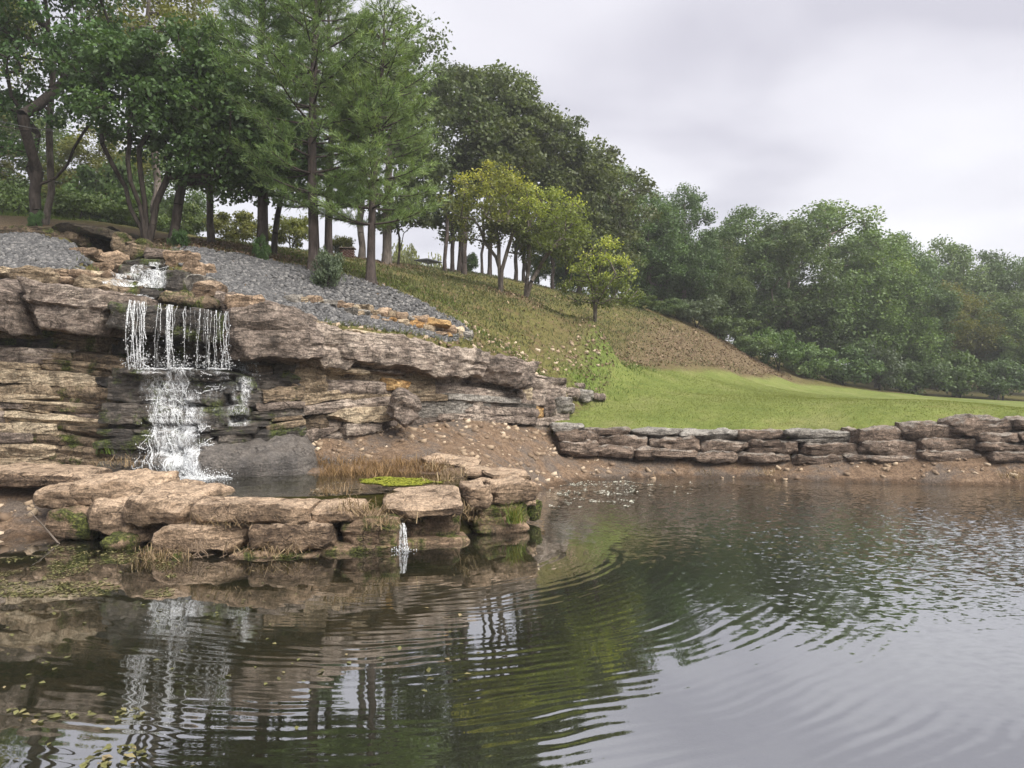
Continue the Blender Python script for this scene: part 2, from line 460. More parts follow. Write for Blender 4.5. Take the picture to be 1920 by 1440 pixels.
water_mat('pond', (0.56, 0.60, 0.47))
water_mat('pool', (0.55, 0.55, 0.42), rings=False, refl=(0.25, 0.6), calm=4.0)

# ------------------------------------------------------------------ terrain
CLIFF = np.array([(-900, 14.6), (-400, 14.4), (0, 14.35), (150, 14.3), (240, 14.1), (430, 14.1), (590, 14.9), (750, 16.3), (850, 17.5), (950, 18.9), (1010, 19.7), (1060, 20.6)])


def cliffY(px): return np.interp(px, CLIFF[:, 0], CLIFF[:, 1])


CUT = [(XW(p, y), y + 0.75) for p, y in CLIFF] + [(XW(1130, 23.4), 23.4), (XW(1195, 29), 29), (XW(1310, 33.6), 33.6), (XW(1490, 43), 43), (XW(1920, 52), 52), (130, 70)]
CUT = [(-140, 15.5)] + CUT
CUT = np.array(CUT)

U_PIX = [(-600, 500, 15.4), (-300, 515, 15.2), (0, 528, 14.95), (130, 533, 15.05), (200, 540, 15.1), (0, 502, 15.9), (100, 502, 16.0), (300, 548, 15.0), (430, 578, 15.2), (500, 582, 15.4), (590, 607, 15.8), (720, 622, 17.0), (850, 648, 18.5), (950, 672, 19.9), (1005, 700, 20.6),
         (-300, 420, 20.5), (0, 440, 20.2), (100, 436, 20.4), (170, 470, 18.5), (250, 470, 18.5), (300, 466, 19.5), (380, 468, 19.6), (370, 502, 17.6), (470, 563, 16.2), (560, 600, 16.4), (700, 615, 17.5), (830, 636, 18.9),
         (560, 566, 17.5), (700, 588, 18.4), (860, 626, 19.5), (500, 490, 20.0), (600, 512, 19.8), (695, 530, 20.0), (780, 566, 20.0), (860, 608, 20.2),
         (0, 405, 24), (-300, 395, 25), (150, 415, 24), (300, 445, 23), (450, 464, 24), (560, 478, 26), (650, 482, 31), (730, 500, 30), (800, 503, 36), (925, 518, 37),
         (800, 535, 25), (880, 560, 25), (940, 547, 28), (988, 556, 28), (1115, 600, 27), (900, 605, 22.5), (960, 640, 22.3), (1000, 600, 25), (1050, 590, 27.5), (1050, 650, 25), (1000, 690, 22.4), (1060, 700, 23.2), (1100, 690, 25)]
U_ABS = [(-40, 40, 8.4), (-15, 40, 8.6), (-5, 45, 8.2), (0, 50, 7.6), (-40, 90, 8), (0, 90, 6), (-150, 60, 8), (-150, 200, 5), (0, 250, 0), (-60, 24, 8.0), (-60, 17, 5.2)]
S_PIX = [(1250, 694, 30.4), (1310, 700, 33.0), (1400, 712, 37.2), (1300, 672, 35.2), (1400, 695, 40), (1130, 745, 23.4), (1110, 765, 22.2), (1150, 700, 27.5), (1200, 683, 30.5), (1150, 660, 27.5), (1215, 632, 34.5), (1200, 587, 37.5), (1300, 622, 40), (1400, 672, 42), (1480, 716, 43), (1300, 655, 37),
         (1500, 724, 43), (1650, 735, 46), (1920, 753, 48), (2500, 765, 55), (1300, 735, 26), (1600, 755, 28), (1900, 775, 24), (1200, 762, 22.5), (1700, 747, 35)]
S_ABS = [(12, 55, 6.2), (20, 55, 3.0), (30, 58, 1.5), (45, 60, 1.0), (20, 75, 6), (60, 80, 2), (100, 60, 1), (150, 200, 0), (60, 250, 0), (70, 30, 1), (5, 48, 7.3), (10, 44, 6.2)]
L_PIX = [(1040, 795, 19.85), (1200, 805, 19.75), (1400, 806, 19.7), (1600, 800, 19.0), (1750, 792, 18.7), (1920, 786, 18.3), (2400, 780, 18.3), (1080, 785, 20.8), (1010, 795, 20.3),
         (1052, 853, 19.05), (1200, 862, 19.05), (1330, 868, 19.0), (1450, 869, 18.8), (1600, 862, 18.2), (1750, 858, 17.9), (1920, 852, 17.7), (2400, 850, 17.7),
         (1000, 850, 17.6), (950, 802, 18.2), (900, 850, 15.9), (850, 832, 16.2), (960, 830, 17.4), (1020, 820, 19.0), (760, 806, 15.9), (700, 850, 14.9), (610, 876, 14.3), (600, 830, 14.8), (540, 862, 14.1), (880, 790, 17.3),
         (0, 872, 14.1), (100, 876, 14.0), (-300, 865, 14.1), (200, 880, 13.9), (50, 912, 12.7), (30, 962, 11.85), (-200, 930, 12), (110, 905, 13.0), (930, 880, 14.0), (860, 872, 14.4)]
L_SHORE = [(-300, 1000), (-100, 1004), (0, 1010), (60, 1014), (1003, 925), (1050, 911), (1150, 900), (1300, 896), (1500, 902), (1700, 907), (1920, 912), (2400, 915)]
L_ABS = [(XW(p, y), y - 0.05, -0.32) for p, y in ((110, 11.2), (200, 10.8), (300, 10.25), (450, 10.2), (600, 10.25), (700, 10.55), (820, 10.95), (950, 11.8), (1003, 12.9), (1003, 14.0))]
L_ABS += [(XW(p, y), y, 0.42) for p, y in ((230, 12.0), (300, 11.6), (450, 11.2), (600, 11.3), (700, 11.55), (800, 12.0), (880, 12.8))]
L_ABS += [(XW(p, y), y, 0.40) for p, y in ((400, 12.4), (600, 12.8), (500, 12.2), (720, 12.7), (380, 13.2))]
L_ABS += [(-5, 9.0, -0.40), (-7, 9.5, -0.22), (-3.5, 8.0, -0.65), (-4.5, 6.0, -0.75), (-2, 6, -1.0), (0, 8, -1.3), (3, 9, -1.8), (6, 12, -1.8), (4, 15, -1.2), (2, 13.5, -1.0), (9, 8, -2), (10, 15, -1.0), (15, 10, -1.8), (0, 4.5, -1.0), (4, 4.5, -1.4), (-3, 4.0, -0.8), (-8, 7, -0.4), (-10, 9, 0.1), (-12, 6, 0.3), (-14, 12, 0.9),
          (0, 2.4, -0.4), (0, 1.0, 0.35), (0, -1, 0.6), (6, 1, 0.3), (-6, 1, 0.3), (20, 2, 0.3), (-20, 0, 0.8), (30, 8, -1), (45, 10, 0.3), (60, 0, 1), (30, -10, 0.8), (0, -40, 1), (-60, -20, 1), (-60, 12, 1.2), (-30, 13, 1.0)]


def rbf_fit(P):
    P = np.array(P, float); n = len(P)
    D = np.sqrt(((P[:, None, :2] - P[None, :, :2]) ** 2).sum(-1) + 0.02)
    A = np.zeros((n + 3, n + 3)); A[:n, :n] = D - np.eye(n) * 0.01
    A[:n, n] = 1; A[:n, n + 1:] = P[:, :2]; A[n, :n] = 1; A[n + 1:, :n] = P[:, :2].T
    w = np.linalg.solve(A, np.concatenate([P[:, 2], np.zeros(3)]))
    return P[:, :2], w


def rbf_eval(m, x, y):
    C, w = m; out = np.empty(len(x)); n = len(C)
    for a in range(0, len(x), 20000):
        X = x[a:a + 20000]; Y = y[a:a + 20000]
        D = np.sqrt((X[:, None] - C[None, :, 0]) ** 2 + (Y[:, None] - C[None, :, 1]) ** 2 + 0.02)
        out[a:a + 20000] = D @ w[:n] + w[n] + w[n + 1] * X + w[n + 2] * Y
    return out


RU = rbf_fit([tuple(W(*p)) for p in U_PIX + S_PIX] + U_ABS + S_ABS)
RL = rbf_fit([tuple(W(*p)) for p in L_PIX + S_PIX] + S_ABS + [(XW(p, HC * F / (q - 720)), HC * F / (q - 720), 0.0) for p, q in L_SHORE] + L_ABS)
CHANNEL = [(XW(203, 20.3), 20.3), (XW(232, 18.4), 18.4), (XW(262, 16.6), 16.6), (XW(300, 15.2), 15.2), (XW(330, 14.2), 14.2)]


def seg_dist(x, y, pts):
    d = np.full(len(x), 1e9)
    for (ax, ay), (bx, by) in zip(pts[:-1], pts[1:]):
        vx, vy = bx - ax, by - ay
        t = np.clip(((x - ax) * vx + (y - ay) * vy) / (vx * vx + vy * vy + 1e-9), 0, 1)
        d = np.minimum(d, np.hypot(x - ax - t * vx, y - ay - t * vy))
    return d


def smooth(a, b, v):
    t = np.clip((v - a) / (b - a), 0, 1); return t * t * (3 - 2 * t)


def ground_z(x, y, detail=True):
    x = np.atleast_1d(np.asarray(x, float)); y = np.atleast_1d(np.asarray(y, float))
    zu = rbf_eval(RU, x, y); zl = rbf_eval(RL, x, y)
    yc = np.interp(x, CUT[:, 0], CUT[:, 1])
    w = 3.6 * smooth(1.5, 4.0, x)
    t = smooth(-w / 2, 0.35 + w / 2, y - yc)
    cd = seg_dist(x, y, CHANNEL)
    zu = zu - 0.42 * (1 - smooth(0.45, 0.95, cd)) - 0.35 * (1 - smooth(0.35, 0.65, np.hypot((x - XW(190, 20.1)) * 1.1, (y - 20.2) * .55)))
    z = zl * (1 - t) + zu * t
    if detail:
        q = np.stack([x, y, 0 * x], 1)
        lawn = lawn_mask(x, y)
        z = z + fbm(q * 0.9, 3, 3) * 0.05 * (1 - 0.75 * lawn) + fbm(q * 3.5, 9, 2) * 0.02 * (1 - lawn)
    return z


def in_poly(x, y, poly):
    c = np.zeros(len(x), bool); n = len(poly)
    for i in range(n):
        (x0, y0), (x1, y1) = poly[i], poly[(i + 1) % n]
        k = ((y0 > y) != (y1 > y)) & (x < (x1 - x0) * (y - y0) / (y1 - y0 + 1e-12) + x0); c ^= k
    return c


def poly_mask(x, y, poly, soft):
    d = seg_dist(x, y, list(poly) + [poly[0]]); s = np.where(in_poly(x, y, poly), d, -d)
    return smooth(-soft, soft, s)


def PP(*pts): return [(XW(p, Y), Y) for p, Y in pts]


LAWN = PP((1035, 19.6), (1200, 19.45), (1450, 19.3), (1700, 18.6), (1920, 18.0), (2600, 18), (2800, 60), (1920, 53), (1490, 43.2), (1400, 37.6), (1310, 33.2), (1240, 30.0), (1190, 28.3), (1150, 26.2), (1130, 23.6), (1090, 21.8), (1045, 20.6))
GRAVEL = [PP((-500, 15.0), (0, 15.35), (110, 15.7), (170, 17.0), (150, 18.6), (60, 20.0), (0, 20.6), (-500, 20.6)),
          PP((335, 18.6), (345, 19.7), (500, 20.0), (640, 19.9), (705, 20.0), (790, 20.2), (860, 20.3), (885, 19.9), (830, 18.75), (700, 17.3), (560, 16.25), (470, 15.9), (405, 16.2), (365, 17.4))]


def lawn_mask(x, y): return poly_mask(x, y, LAWN, 0.7)
def gravel_mask(x, y): return np.maximum(poly_mask(x, y, GRAVEL[0], 0.32), poly_mask(x, y, GRAVEL[1], 0.32))


LITTER = [PP((-600, 20.4), (0, 20.4), (150, 20.4), (345, 19.5), (500, 19.9), (560, 20.0), (560, 23), (480, 25), (300, 24.5), (150, 23.5), (-600, 24)),
          PP((1130, 23.5), (1070, 24.5), (1110, 27.5), (1180, 32), (1230, 38), (1340, 44), (1500, 46), (1485, 43), (1400, 37.6), (1310, 33.5), (1235, 30.4), (1190, 28.8)),
          PP((620, 30), (760, 30), (800, 34), (640, 36)), PP((900, 29), (1010, 29.5), (1010, 26.8), (930, 26.8))]
MUD = PP((990, 12), (870, 13.2), (700, 13.6), (540, 13.7), (480, 14.3), (600, 15.4), (760, 16.8), (960, 19.4), (1035, 20), (1045, 19.55), (1450, 19.3), (1700, 18.6), (1920, 18.1), (2600, 18), (2600, 3), (1500, 5), (-900, 3), (-900, 15), (300, 14.3), (300, 11), (900, 11))
FRESH = PP((1130, 23.4), (1085, 22.6), (1060, 23.6), (1100, 25.5), (1150, 28.2), (1205, 29.6), (1165, 26.8))


def build_ground():
    def axis(a, b, st, lo, hi):
        c = np.arange(a, b + 1e-6, st); out = list(c); s = st
        while out[-1] < hi: s *= 1.35; out.append(out[-1] + s)
        s = st; pre = []
        v = a
        while v > lo: s *= 1.35; v -= s; pre.append(v)
        return np.array(pre[::-1] + out)
    xs = axis(-14, 26, 0.2, -600, 600); ys = axis(3, 48, 0.2, -300, 900)
    gx, gy = np.meshgrid(xs, ys); x = gx.ravel(); y = gy.ravel()
    z = ground_z(x, y)
    far = smooth(200, 400, np.hypot(x, y)); z = z * (1 - far) + far * -2
    nx, ny = len(xs), len(ys)
    i = (np.arange(ny - 1)[:, None] * nx + np.arange(nx - 1)[None, :]).ravel()
    Fq = np.stack([i, i + 1, i + nx + 1, i + nx], 1)
    me = mesh_np('ground', np.stack([x, y, z], 1), Fq, smooth=True)
    lit = np.max([poly_mask(x, y, p, sf) for p, sf in zip(LITTER, (0.8, 2.4, 0.8, 0.8))], 0)
    for nm, v in (('lawn', lawn_mask(x, y)), ('gravel', gravel_mask(x, y)), ('litter', lit), ('mud', poly_mask(x, y, MUD, 0.25)), ('fresh', poly_mask(x, y, FRESH, 1.0))):
        a = me.attributes.new(nm, 'FLOAT', 'POINT'); a.data.foreach_set('value', v.astype(np.float32))
    s = Sh('ground')
    n1 = s.noise(1.3, 6, 0.65); n2 = s.noise(7.0, 6, 0.7); n3 = s.noise(40.0, 4, 0.7)
    hill = s.ramp(n2, [(0.34, (0.055, 0.040, 0.024)), (0.46, (0.092, 0.084, 0.029)), (0.60, (0.123, 0.120, 0.038)), (0.70, (0.148, 0.112, 0.065))])
    hill = s.mix(s.rng(n1, 0.50, 0.62, 0, 0.6), hill, (0.124, 0.086, 0.049))
    lawn = s.ramp(s.noise(0.55, 5, 0.6), [(0.36, (0.113, 0.144, 0.036)), (0.52, (0.154, 0.181, 0.050)), (0.66, (0.203, 0.207, 0.083))])
    lawn = s.mix(0.35, lawn, s.ramp(n3, [(0.3, (0.065, 0.093, 0.018)), (0.7, (0.182, 0.219, 0.065))]))
    lawn = s.mix(0.55, lawn, s.mix(1.0, lawn, s.ramp(s.noise(3.2, 6, 0.7), [(0.34, (0.62, 0.66, 0.6)), (0.5, (1, 1, 1)), (0.66, (1.35, 1.25, 1.3))]), 'MULTIPLY'))
    lawn = s.mix(s.rng(s.noise(0.8, 5, 0.65, sc=(0.6, 1.8, 1)), 0.56, 0.70, 0.0, 0.45), lawn, (0.17, 0.15, 0.06))
    lit_ = s.ramp(n3, [(0.32, (0.052, 0.036, 0.024)), (0.5, (0.121, 0.083, 0.052)), (0.68, (0.227, 0.182, 0.125))])
    mud = s.ramp(s.math('ADD', s.math('MULTIPLY', n2, 0.6), s.math('MULTIPLY', n3, 0.4)), [(0.36, (0.082, 0.056, 0.037)), (0.52, (0.153, 0.105, 0.071)), (0.66, (0.224, 0.167, 0.119))])
    mud = s.mix(s.rng(s.noise(0.9, 5, 0.7, sc=(1, 1.6, 1)), 0.46, 0.60, 0.0, 0.8), mud, s.ramp(n3, [(0.32, (0.055, 0.047, 0.041)), (0.68, (0.150, 0.128, 0.112))]))
    mud = s.mix(0.6, mud, s.mix(1.0, mud, s.ramp(s.noise(22.0, 5, 0.75), [(0.36, (0.35, 0.33, 0.31)), (0.5, (1, 1, 1)), (0.66, (1.7, 1.68, 1.65))]), 'MULTIPLY'))
    grv = s.ramp(n3, [(0.35, (0.034, 0.035, 0.036)), (0.65, (0.125, 0.122, 0.122))])
    fr = s.ramp(n2, [(0.36, (0.055, 0.095, 0.016)), (0.62, (0.12, 0.20, 0.03))])

    def msk(nm, amt=0.5, soft=0.12):
        return s.rng(s.math('ADD', s.attr(nm), s.math('MULTIPLY', s.math('SUBTRACT', n2, 0.5), amt)), 0.5 - soft, 0.5 + soft)
    c = s.mix(s.math('MULTIPLY', msk('litter', 2.2, 0.45), 0.85), hill, lit_)
    c = s.mix(s.math('MULTIPLY', msk('fresh', 1.6, 0.45), 0.7), c, fr)
    c = s.mix(msk('lawn', 1.3, 0.3), c, lawn)
    c = s.mix(msk('mud', 0.5, 0.12), c, mud)
    c = s.mix(msk('gravel', 1.1, 0.15), c, grv)
    # pond bed silt and weed below the water line
    sp = s.n('ShaderNodeSeparateXYZ'); s.l(s.pos(), sp.inputs[0])
    bed = s.ramp(s.math('ADD', s.math('MULTIPLY', n1, 0.6), s.math('MULTIPLY', n2, 0.4)), [(0.40, (0.076, 0.097, 0.041)), (0.52, (0.190, 0.167, 0.092)), (0.64, (0.383, 0.281, 0.178))])
    deep = s.ramp(n1, [(0.4, (0.029, 0.044, 0.023)), (0.62, (0.065, 0.078, 0.036))])
    bed = s.mix(s.rng(sp.outputs[2], -0.6, -1.1), bed, deep)
    c = s.mix(s.rng(s.math('ADD', sp.outputs[2], s.math('MULTIPLY', s.math('SUBTRACT', n2, 0.5), 0.16)), 0.13, 0.03, 0.0, 0.75), c, s.mix(1.0, c, (0.38, 0.36, 0.33), 'MULTIPLY'))   # wet mud at the water line
    c = s.mix(s.rng(sp.outputs[2], -0.02, -0.16), c, bed)
    nrm = s.bump(s.math('ADD', n2, s.math('MULTIPLY', n3, 0.5)), 0.7, 0.06)
    s.end(s.bsdf(c, 0.95, nrm, 0.1))
    tag(link('ground', me, MATS['ground']), 'sloping hillside, lawn, mud bank and pond bed', kind='structure')


build_ground()


def build_sheet(name, x0, x1, y0, y1, z, mat, label):
    V = [(x0, y0, z), (x1, y0, z), (x1, y1, z), (x0, y1, z)]
    tag(link(name, mesh_np(name, V, [[0, 1, 2, 3]]), MATS[mat]), label, kind='structure')


build_sheet('pond_water', -16, 44, -3, 19.6, 0.0, 'pond', 'rippled dark green pond water')
POOL_Z = 0.66
pool_poly = PP((270, 11.7), (330, 11.15), (450, 10.85), (600, 10.95), (700, 11.2), (800, 11.7), (880, 12.5), (870, 13.5), (700, 14.2), (560, 14.4), (300, 14.2), (240, 13.2))
link_pool = tag(link('pool_water', mesh_np('pool_water', [(x, y, POOL_Z) for x, y in pool_poly], [list(range(len(pool_poly)))]), MATS['pool']), 'shallow pool at the foot of the waterfall', kind='structure')

# ------------------------------------------------------------------ stones
_box = {}


def box_grid(nx, ny, nz):
    key = (nx, ny, nz)
    if key in _box: return _box[key]
    idx = {}; V = []; Q = []

    def vid(i, j, k):
        if (i, j, k) not in idx:
            idx[(i, j, k)] = len(V); V.append((2 * i / nx - 1, 2 * j / ny - 1, 2 * k / nz - 1))
        return idx[(i, j, k)]
    for i in range(nx):
        for j in range(ny):
            Q.append([vid(i, j, 0), vid(i, j + 1, 0), vid(i + 1, j + 1, 0), vid(i + 1, j, 0)])
            Q.append([vid(i, j, nz), vid(i + 1, j, nz), vid(i + 1, j + 1, nz), vid(i, j + 1, nz)])
    for i in range(nx):
        for k in range(nz):
            Q.append([vid(i, 0, k), vid(i + 1, 0, k), vid(i + 1, 0, k + 1), vid(i, 0, k + 1)])
            Q.append([vid(i, ny, k), vid(i, ny, k + 1), vid(i + 1, ny, k + 1), vid(i + 1, ny, k)])
    for j in range(ny):
        for k in range(nz):
            Q.append([vid(0, j, k), vid(0, j, k + 1), vid(0, j + 1, k + 1), vid(0, j + 1, k)])
            Q.append([vid(nx, j, k), vid(nx, j + 1, k), vid(nx, j + 1, k + 1), vid(nx, j, k + 1)])
    _box[key] = (np.array(V), np.array(Q)); return _box[key]


def stone_mesh(L, D, h, seed, res=0.06, rnd=7.0, chips=6, rough=1.0, strata=1.0, shape=1.0):
    rs = np.random.RandomState(seed % 100003)
    q = lambda v, m: int(max(3, min(m, round(v / res))))
    V, Q = box_grid(q(L, 36), q(D, 18), q(h, 16))
    r = (np.abs(V) ** rnd).sum(1) ** (1 / rnd)
    P = V / r[:, None] * np.array([L, D, h]) / 2
    m = min(L, D, h)
    # uneven outline in plan, and wedge-shaped thickness
    off = rs.rand(3) * 50
    lo = vnoise(np.stack([P[:, 0] / L * 2.2 + off[0], P[:, 1] / D * 1.6 + off[1], P[:, 2] / h * 0.6], 1), seed)
    P[:, 1] *= 1 + 0.14 * lo * rough * shape
    P[:, 0] *= 1 + 0.07 * vnoise(np.stack([P[:, 1] / D * 2 + off[2], P[:, 2] / h * 1.2, 0 * lo], 1), seed + 5) * rough
    P[:, 2] *= 1 + (rs.rand() - 0.5) * 0.5 * P[:, 0] / L * rough * shape
    P[:, 2] += h * 0.10 * rough * shape * vnoise(np.stack([P[:, 0] / L * 3 + off[1], P[:, 1] / D * 2, 0 * lo], 1), seed + 3)
    for c in range(chips):
        n = rs.normal(size=3); n[2] *= 0.8 if shape > .7 else 0.45; n /= np.linalg.norm(n)
        n2 = n / np.array([L, D, h]); n2 /= np.linalg.norm(n2)
        e = (P @ n2); lim = e.max() * ((0.70 if shape > .7 else 0.80) + (0.24 if shape > .7 else 0.16) * rs.rand())
        k = e > lim
        P[k] -= np.outer((e[k] - lim) * 0.92, n2)
    nr = P / (np.linalg.norm(P / np.array([L, D, h]), axis=1)[:, None] + 1e-6) / np.array([L, D, h]) ** 2
    nr /= np.linalg.norm(nr, axis=1)[:, None] + 1e-9
    Pw = P + off
    d = 0.055 * vnoise(Pw * 3.5, seed + 11) + 0.030 * vnoise(Pw * 9, seed + 12) + 0.014 * vnoise(Pw * 21, seed + 13)
    st = vnoise(np.stack([Pw[:, 0] * 0.6, Pw[:, 1] * 0.6, Pw[:, 2] * 11], 1), seed + 14)
    st = np.where(st > 0.1, 1.0, np.where(st < -0.35, -1.0, 0.0))
    side = 1 - np.abs(nr[:, 2]) ** 2
    P = P + nr * (d * rough * min(1.3, m / 0.28))[:, None] + nr * np.array([1, 1, 0]) * (st * side * 0.022 * strata * min(1.0, m / 0.15))[:, None]
    return P, Q


BVH_V, BVH_F, _bo = [], [], [0]


def stone(name, parent, c, dims, mat, rz=0.0, tilt=(0, 0), seed=0, res=0.06, bvh=False, **kw):
    P, Q = stone_mesh(*dims, seed, res, **kw)
    ca, sa = math.cos(tilt[0]), math.sin(tilt[0])           # about x
    P = P @ np.array([[1, 0, 0], [0, ca, -sa], [0, sa, ca]]).T
    ca, sa = math.cos(tilt[1]), math.sin(tilt[1])           # about y
    P = P @ np.array([[ca, 0, sa], [0, 1, 0], [-sa, 0, ca]]).T
    ca, sa = math.cos(rz), math.sin(rz)
    P = P @ np.array([[ca, -sa, 0], [sa, ca, 0], [0, 0, 1]]).T
    me = mesh_np(name, P, Q, smooth=True); me.set_sharp_from_angle(angle=R(32))
    pl = np.array(parent.location) if parent is not None else 0
    o = link(name, me, MATS[mat], parent, tuple(np.array(c) - pl))
    if bvh:
        BVH_V.append(P + np.array(c)); BVH_F.append(Q + _bo[0]); _bo[0] += len(P)
    return o


def stone_px(name, parent, x0, x1, yt, yb, Y, D, mat, seed, rz=0.0, tilt=(0, 0), grow=1.05, **kw):
    L = (x1 - x0) / F * Y * grow; h = (yb - yt) / F * Y * grow
    c = W((x0 + x1) / 2, (yt + yb) / 2, Y); c[1] += D / 2
    c[0] = XW((x0 + x1) / 2, Y + 0.15 * D)
    return stone(name, parent, c, (L, D, h), mat, rz, tilt, seed, **kw)


# ------------------------------------------------------------------ the cliff
rng = np.random.RandomState(11)
CL_T = [(-400, 4.25), (0, 4.13), (130, 4.05), (200, 3.92), (240, 3.79), (430, 3.56), (500, 3.52), (600, 3.34), (700, 3.25), (850, 3.00), (950, 2.78), (1000, 2.66), (1060, 2.5)]
CL_B = [(-400, 0.7), (0, 0.66), (240, 0.55), (430, 0.62), (560, 0.9), (600, 1.25), (750, 1.30), (850, 1.40), (950, 1.32), (1060, 1.2)]
zt = lambda p: np.interp(p, *zip(*CL_T))
zb = lambda p: np.interp(p, *zip(*CL_B))


def path(px):
    Y = cliffY(px); a = np.array([XW(px - 15, cliffY(px - 15)), cliffY(px - 15)]); b = np.array([XW(px + 15, cliffY(px + 15)), cliffY(px + 15)])
    t = (b - a) / np.linalg.norm(b - a); n = np.array([t[1], -t[0]])
    return np.array([XW(px, Y), Y]), t, n


cliff = tag(empty('rock_cliff', (XW(500, 14.6), 14.6, 0.8)), 'layered sandstone cliff with overhanging caps behind the waterfall', 'cliff')


def block(px0, px1, u0, u1, p, D, mat, seed, name='rock_block', tilt=(0, 0), res=0.05, **kw):
    pm = (px0 + px1) / 2
    c, t, n = path(pm); a, _, _ = path(px0); b, _, _ = path(px1)
    L = np.linalg.norm(b - a) * 1.07
    z0 = zb(pm) + u0 * (zt(pm) - zb(pm)); z1 = zb(pm) + u1 * (zt(pm) - zb(pm))
    cc = c + n * (p - D / 2)
    dip = math.atan2((zt(px1) - zt(px0)) * (u0 + u1) / 2 + (zb(px1) - zb(px0)) * (1 - (u0 + u1) / 2), L)
    return stone(name, cliff, (cc[0], cc[1], (z0 + z1) / 2), (L, D, (z1 - z0) * 1.12), mat, math.atan2(t[1], t[0]), (tilt[0], tilt[1] - dip), seed, res, True, **kw)


def layer_band(pa, pb, u0, u1, prof, mats, tmin, tmax, lmin, lmax, jit=0.09, D=0.9):
    H = (zt((pa + pb) / 2) - zb((pa + pb) / 2)); u = u0; k = 0
    while u < u1 - 0.01:
        th = (tmin + (tmax - tmin) * rng.rand() ** 1.5) / H; un = min(u1, u + th)
        if u1 - un < tmin / H * 0.6: un = u1
        px = pa - rng.rand() * 30
        lj = (rng.rand() - 0.5) * jit
        while px < pb:
            ppm = F / cliffY(px); ln = (lmin + (lmax - lmin) * rng.rand()) * ppm; nx = min(px + ln, pb + 10)
            if pb - nx < 12: nx = pb
            pm = (px + nx) / 2
            mat = mats(pm, (u + un) / 2)
            du = (rng.rand() - 0.5) * 0.12 * th
            block(px, nx, u + du, un + du, prof(pm, (u + un) / 2) + lj + (rng.rand() - 0.5) * jit * 1.4, D * (0.9 + 0.2 * rng.rand()), mat, rng.randint(1e6),
                  tilt=((rng.rand() - 0.5) * 0.05, (rng.rand() - 0.5) * 0.03), chips=3, rnd=30, rough=0.55)
            px = nx + 1
            k += 1
        u = un


def pick(*ms): return ms[rng.randint(len(ms))]


def matA(px, u):
    w = (px - 60) / 170 + (rng.rand() - 0.5) * 0.4
    if w > 0.75: return pick('rock_wet', 'rock_damp', 'rock_damp')
    if w > 0.35: return pick('rock_damp', 'rock_damp', 'rock_grey')
    return pick('rock_cream', 'rock_cream', 'rock_cream', 'rock_grey') if u < 0.5 else pick('rock_grey', 'rock_cream')


def profA(px, u): return 0.42 - 0.62 * u if u < 0.66 else -0.30
def matB(px, u):
    if px > 480: return pick('rock_damp', 'rock_grey', 'rock_wet')
    return 'rock_wet'


def profB(px, u):
    if u > 0.60: return -0.55 if px < 470 else -0.25
    if u > 0.50: return 0.30
    return 0.38 + 0.25 * (0.5 - u)


def matC(px, u):
    if px < 600: return pick('rock_grey', 'rock_damp', 'rock_cream')
    return pick('rock_grey', 'rock_grey', 'rock_cream', 'rock_cap', 'rock_grey')


def profC(px, u):
    if u > 0.52: return -0.02 + 0.06 * math.sin(px * 0.05)
    return 0.22 + 0.10 * math.sin(px * 0.03) - 0.12 * u


layer_band(-170, 236, 0.0, 0.66, profA, matA, 0.06, 0.26, 0.6, 2.6, 0.06)
layer_band(-170, 236, 0.66, 0.79, profA, lambda p, u: pick('rock_damp', 'rock_wet'), 0.1, 0.2, 0.5, 1.4)
layer_band(236, 560, 0.0, 0.50, profB, matB, 0.10, 0.30, 0.5, 1.6, 0.07)
layer_band(236, 470, 0.50, 0.60, profB, matB, 0.12, 0.2, 0.8, 1.8, 0.05)
layer_band(470, 560, 0.50, 0.72, profC, matB, 0.12, 0.2, 0.4, 0.9, 0.05)
layer_band(236, 470, 0.60, 0.82, profB, lambda p, u: 'rock_wet', 0.1, 0.2, 0.5, 1.2)
layer_band(560, 1000, 0.0, 0.66, profC, matC, 0.10, 0.46, 0.5, 2.2, 0.07)
layer_band(560, 900, 0.66, 0.70, lambda p, u: 0.0, lambda p, u: pick('rock_cream', 'rock_tan', 'rock_grey'), 0.08, 0.14, 0.25, 0.7, 0.1)
# the big capping ledges
for px0, px1, u0, u1, p, D, mat, sd_ in ((-330, -140, .78, 1.0, .40, 2.0, 'rock_grey', 3), (-150, 60, .775, 1.0, .46, 2.0, 'rock_grey', 5), (50, 238, .78, .99, .42, 1.9, 'rock_grey', 8),
                                         (225, 312, .83, .965, .40, 2.0, 'rock_wet', 13), (300, 380, .82, .965, .43, 2.0, 'rock_wet', 16), (368, 436, .81, .975, .42, 2.0, 'rock_wet', 18),
                                         (425, 592, .70, 1.03, .62, 2.0, 'rock_grey', 21), (578, 672, .66, 1.0, .32, 1.5, 'rock_grey', 25),
                                         (635, 790, .68, .98, .42, 1.6, 'rock_grey', 29), (775, 905, .65, 1.0, .46, 1.6, 'rock_grey', 33), (880, 982, .60, 1.0, .50, 1.4, 'rock_grey', 37)):
    block(px0, px1, u0, u1, p, D, mat, sd_, name='rock_ledge', res=0.055, chips=2 if mat == 'rock_wet' else 5, rnd=22, rough=0.6 if mat == 'rock_wet' else 0.9, strata=2.2)
